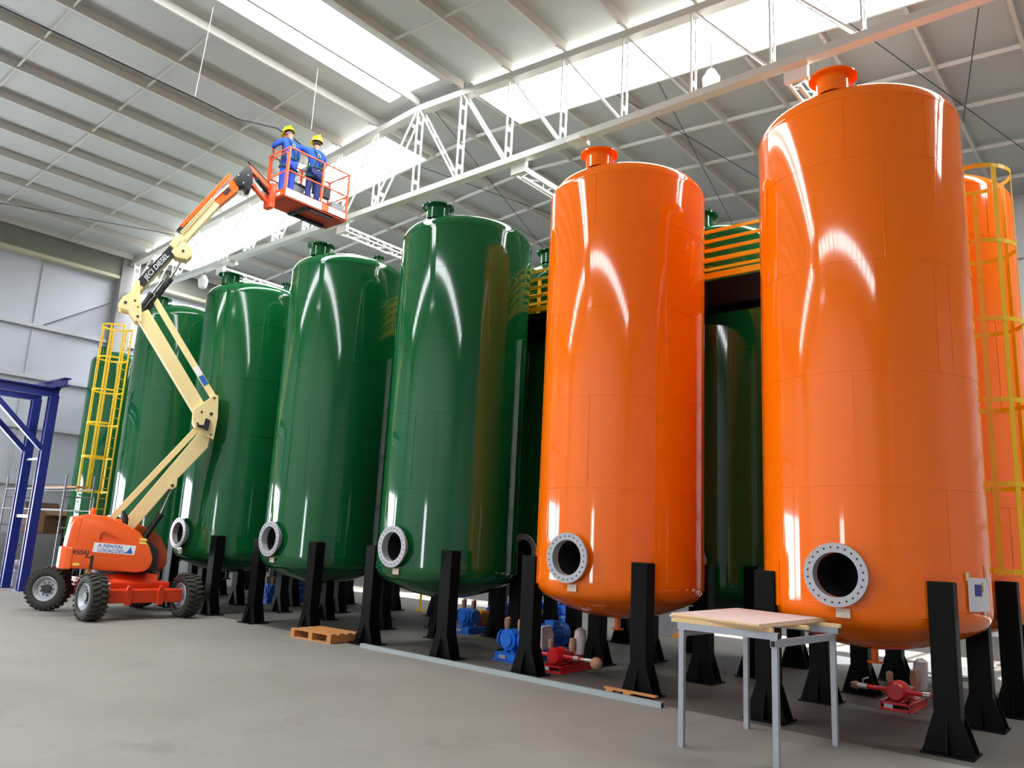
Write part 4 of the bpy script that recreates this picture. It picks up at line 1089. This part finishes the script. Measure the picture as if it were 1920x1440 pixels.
def red_pump(loc, rz_, label, ball):
    t = thing('pump_unit', label, 'pump', loc, rz_, 'small red pump units')
    m = MB()
    for x in (-0.16, 0.16): m.box(x - 0.02, x + 0.02, 0, 0.85, 0, 0.012); m.box(x - 0.02, x + 0.02, 0, 0.85, 0.088, 0.10); m.box(x - 0.005, x + 0.005, 0, 0.85, 0, 0.095)
    for y in (0.0, 0.4, 0.83): m.box(-0.16, 0.16, y, y + 0.02, 0.0, 0.03); m.box(-0.16, 0.16, y, y + 0.02, 0.075, 0.10)
    m.box(-0.16, 0.16, 0.3, 0.85, 0.088, 0.10)
    m.build('skid', PUMPR, t)
    MB().box(-0.12, -0.02, -0.004, 0.0, 0.03, 0.075).build('label_plate', PAPER, t)
    h = MB(); h.lathe([(0, -0.02), (0.09, -0.02), (0.115, 0.01), (0.115, 0.22), (0.08, 0.3), (0.06, 0.42), (0.0, 0.42)], 26, (0, 0.06, 0.215), (0, 1, 0))
    h.box(-0.08, 0.08, 0.08, 0.28, 0.1, 0.2); h.box(-0.07, 0.07, 0.3, 0.75, 0.12, 0.215)
    hd = h.build('pump_head', PUMPR, t)
    m = MB(); m.cyl((-0.36, 0.16, 0.215), (0.0, 0.16, 0.215), 0.028, 14); m.cyl((0.0, 0.16, 0.215), (0.40, 0.16, 0.215), 0.028, 14); m.build('pipe', PUMPR, hd)
    m = MB(); m.cyl((-0.46, 0.16, 0.215), (-0.35, 0.16, 0.215), 0.036, 14); m.cyl((0.28, 0.16, 0.215), (0.36, 0.16, 0.215), 0.036, 14); m.cyl((0.46, 0.16, 0.215), (0.60, 0.16, 0.215), 0.03, 14)
    m.cyl((0.4, 0.16, 0.215), (0.47, 0.16, 0.215), 0.022, 12)
    m.tube([(-0.40, 0.16, 0.245), (-0.40, 0.16, 0.295), (-0.33, 0.16, 0.325)], 0.010, 8)
    m.build('valve', ZINC, hd)
    m = MB(); m.tube([(-0.46, 0.16, 0.215), (-0.48, 0.16, 0.215), (-0.54, 0.16, 0.215)], [0.045, 0.05, 0.035], 12); m.build('kraft_wrap', KRAFT, hd)
    if ball: MB().sphere((0.64, 0.16, 0.19), 0.085, 18, 12).build('wrapped_end', KRAFT, hd)
    m = MB(); m.tube([(-0.07, 0.1, 0.31), (-0.07, 0.1, 0.34), (-0.07, 0.1, 0.42), (-0.07, 0.1, 0.44)], [0.03, 0.038, 0.04, 0.02], 10); m.build('kraft_wrap', KRAFT, hd); m = MB()
    m.tube([(0.16, 0.3, 0.28), (0.16, 0.3, 0.36), (0.16, 0.3, 0.46)], [0.04, 0.055, 0.04], 10)
    m.build('kraft_wrap', KRAFT, hd)
    m = MB(); m.tube([(0.2, 0.42, 0.24), (0.2, 0.42, 0.42), (0.21, 0.42, 0.56), (0.2, 0.42, 0.6)], [0.07, 0.085, 0.08, 0.03], 12); m.build('plastic_wrap', CLEARWRAP, hd)
    return t
red_pump((-6.86, 9.2, 0), math.radians(3), 'red pump unit with a ball-ended pipe beside the blue pump at the front', True)
red_pump((-2.78, 10.62, 0), math.radians(0), 'red pump unit under the nearest orange tank, partly wrapped in plastic', False)

# round plates and oddments on the floor at the back
for i, (x, y, z, r, l) in enumerate(((-4.9, 14.6, 0.0, 0.62, 'pale round plate at the left of the plates lying behind the nearest orange tank'),
                                     (-3.3, 14.75, 0.0, 0.66, 'pale round plate at the bottom of the stack behind the nearest orange tank'),
                                     (-3.1, 14.85, 0.05, 0.64, 'pale round plate on top of the stack behind the nearest orange tank'),
                                     (-1.8, 15.1, 0.0, 0.6, 'pale round plate right of the nearest orange tank legs, at the back'))):
    o = MB().lathe([(0, 0), (r, 0), (r, 0.03), (r - 0.05, 0.045), (0, 0.045)], 36).build('round_plate', PLATEST); o.location = (x, y, z)
    tag(o, l, 'plate', 'round plates on the floor')
dc = thing('grey_disc', 'grey round steel plate standing upright behind the smaller orange tank', 'plate', (-8.35, 15.12, 0), math.radians(25))
MB().lathe([(0, -0.012), (0.46, -0.012), (0.46, 0.012), (0, 0.012)], 40, (0, 0, 0.46), (0, 1, 0)).build('disc', STEELGREY, dc)
m = MB()
for s in (-1, 1): m.prism([(s * 0.62, -0.1, 0), (s * 0.12, -0.1, 0), (s * 0.5, -0.1, 0.28), (s * 0.6, -0.1, 0.28)], (0, 0.2, 0))
m.build('cradle', GUARD, dc)
for (x, y, l) in ((-11.9, 14.0, 'black valve body on a floor stand left of the smaller orange tank, at the back'), (-10.9, 14.3, 'smaller black valve body behind the blue pump, at the back')):
    v = thing('valve_body', l, 'valve', (x, y, 0), 0, 'black valves at the back')
    m = MB(); m.lathe([(0, -0.2), (0.16, -0.2), (0.16, -0.16), (0.1, -0.14), (0.12, 0), (0.1, 0.14), (0.16, 0.16), (0.16, 0.2), (0, 0.2)], 20, (0, 0, 0.72), (1, 0, 0)); m.cyl((0, 0, 0.75), (0, 0, 1.0), 0.06, 14)
    m.build('body', BLACKPL, v)
    m = MB(); m.tube([(0.15 * math.cos(a), 0.15 * math.sin(a), 1.0) for a in [2 * PI * k / 16 for k in range(16)]], 0.014, 8, True); m.bar((-0.15, 0, 1.0), (0.15, 0, 1.0), 0.02); m.bar((0, -0.15, 1.0), (0, 0.15, 1.0), 0.02); m.build('handwheel', BLACKPL, v)
    m = MB(); m.box(-0.2, 0.2, -0.15, 0.15, 0, 0.03); m.bar((-0.14, 0, 0.03), (-0.14, 0, 0.6), 0.05); m.bar((0.14, 0, 0.03), (0.14, 0, 0.6), 0.05); m.build('stand', BLACKPL, v)

# ------------------------------------------------------------------ left side of the hall
bf = thing('portal_frame', 'dark blue steel portal frame at the left edge, before the wall', 'frame', (-21.65, 7.5, 0))
HF = 4.78
for x in (0.0, -1.15):
    m = MB(); m.box(x - 0.10, x - 0.085, -0.10, 0.10, 0, HF); m.box(x + 0.085, x + 0.10, -0.10, 0.10, 0, HF); m.box(x - 0.09, x + 0.09, -0.075, -0.06, 0, HF); m.box(x - 0.15, x + 0.15, -0.15, 0.15, 0, 0.02)
    m.build('post', BLUEFR, bf)
    m = MB(); m.box(x - 0.10, x + 0.10, -6.2, 0.11, HF, HF + 0.03); m.box(x - 0.10, x + 0.10, -6.2, 0.11, HF + 0.2, HF + 0.23); m.box(x - 0.01, x + 0.01, -6.2, 0.11, HF + 0.03, HF + 0.2)
    m.build('top_beam', BLUEFR, bf)
    MB().bar((x, -0.08, 3.45), (x, -1.5, HF + 0.02), 0.12, 0.12, (1, 0, 0)).build('knee_brace', BLUEFR, bf)
    m = MB(); m.box(x - 0.10, x + 0.10, -6.2, -6.0, 0, HF); m.build('post', BLUEFR, bf)
m = MB(); m.box(-1.45, 0.75, -0.08, 0.08, HF + 0.23, HF + 0.26); m.box(-1.45, 0.75, -0.008, 0.008, HF + 0.26, HF + 0.40); m.box(-1.45, 0.75, -0.08, 0.08, HF + 0.40, HF + 0.43); m.build('cross_beam', BLUEFR, bf)
m = MB(); m.bar((-1.05, 0, 3.22), (-0.1, 0, 3.22), 0.05); m.build('tie_bar', BARST, bf)
m = MB(); m.bar((-1.05, 0, 1.78), (-0.1, 0, 1.78), 0.07); m.build('tie_bar', WHITEST, bf)

sc = thing('scaffold', 'grey tube scaffold with a plank, between the blue frame and the yellow ladder', 'scaffold', (-27.2, 8.55, 0))
for x in (0.0, 4.4):
    for y in (0.0, 0.72): MB().tube([(x, y, 0), (x, y, 2.95)], 0.024, 10).build('standard', SCAFF, sc)
    for z in (0.55, 0.95, 1.52, 2.35): MB().tube([(x, 0, z), (x, 0.72, z)], 0.02, 8).build('rung', SCAFF, sc)
for y in (0.0, 0.72):
    for z in (2.0, 2.58): MB().tube([(0, y, z), (4.4, y, z)], 0.02, 8).build('ledger', SCAFF, sc)
o = MB().box(-1.6, 1.6, -0.15, 0.15, 0, 0.045).build('scaffold_plank', WOODOR); o.location = (-24.2, 8.9, 2.602); tag(o, 'wooden plank lying on the scaffold rails in front of the yellow ladder', 'plank')

cb = thing('cardboard_box', 'big open cardboard box by the left wall, behind the scaffold', 'box', (-28.72, 10.35, 1.26))
m = MB(); m.box(-0.4, 0.4, -0.55, 0.55, 0, 0.02); m.box(-0.4, -0.385, -0.55, 0.55, 0, 0.75); m.box(0.385, 0.4, -0.2, 0.55, 0, 0.75); m.box(0.385, 0.4, -0.55, -0.2, 0, 0.75); m.box(-0.4, 0.4, -0.55, -0.535, 0, 0.75); m.box(-0.4, 0.4, 0.535, 0.55, 0, 0.75)
m.build('carton', CARD, cb)
m = MB(); m.box(0.4, 0.41, -0.2, 0.5, 0.04, 0.56); m.build('dark_side', CARDDARK, cb)  # darker brown panel on the outer side face
m = MB(); m.bar((-0.39, -0.0, 0.75), (-0.6, 0.0, 1.0), 1.05, 0.012, (0, 0, 1)); m.build('flap', CARDDARK, cb)
m = MB(); m.bar((0.39, 0.15, 0.75), (0.62, 0.15, 0.60), 0.75, 0.012, (0, 0, 1)); m.build('flap', CARD, cb)
struct('trim_1', MB().box(WX + 0.065, -28.25, 8.5, 11.6, 0, 1.26), BLOCK)
od = thing('orange_drum', 'tall orange cylinder with black top behind the blue frame', 'drum', (-26.3, 8.0, 0))
MB().lathe([(0, 0), (0.2, 0), (0.2, 1.02), (0.0, 1.02)], 24).build('body', ORCYL, od); MB().lathe([(0.0, 1.02), (0.21, 1.02), (0.21, 1.1), (0.12, 1.16), (0, 1.16)], 24).build('cap', BLACKPL, od)
pb = thing('paint_bucket', 'white bucket beside the blue frame foot at the left edge', 'bucket', (-23.15, 7.85, 0))
MB().lathe([(0, 0), (0.14, 0), (0.165, 0.36), (0.175, 0.36), (0.175, 0.38), (0.0, 0.38)], 24).build('pail', PAPER, pb)
MB().tube([(0.17 * math.cos(a), 0, 0.36 - 0.16 * math.sin(a)) for a in [PI * k / 12 for k in range(13)]], 0.006, 6).build('handle', ZINC, pb)
o = MB().sphere((0, 0, 0.15), 0.19, 18, 10, (1, 1, 0.75)).build('wrapped_bundle', CLEARWRAP); o.location = (-23.15, 7.85, 0.378); tag(o, 'grey rounded bundle resting on the white bucket', 'bundle')

ys = thing('yellow_stand', 'thin yellow two-legged stand on the floor behind the green tanks', 'stand', (-14.3, 14.1, 0))
for y in (-0.3, 0.3):
    MB().box(-0.02, 0.02, y - 0.02, y + 0.02, 0.0, 0.62).build('leg', YELLOW, ys)
    MB().box(-0.15, 0.15, y - 0.02, y + 0.02, 0.0, 0.03).build('foot', YELLOW, ys)
MB().box(-0.02, 0.02, -0.36, 0.36, 0.62, 0.66).build('crossbar', YELLOW, ys)
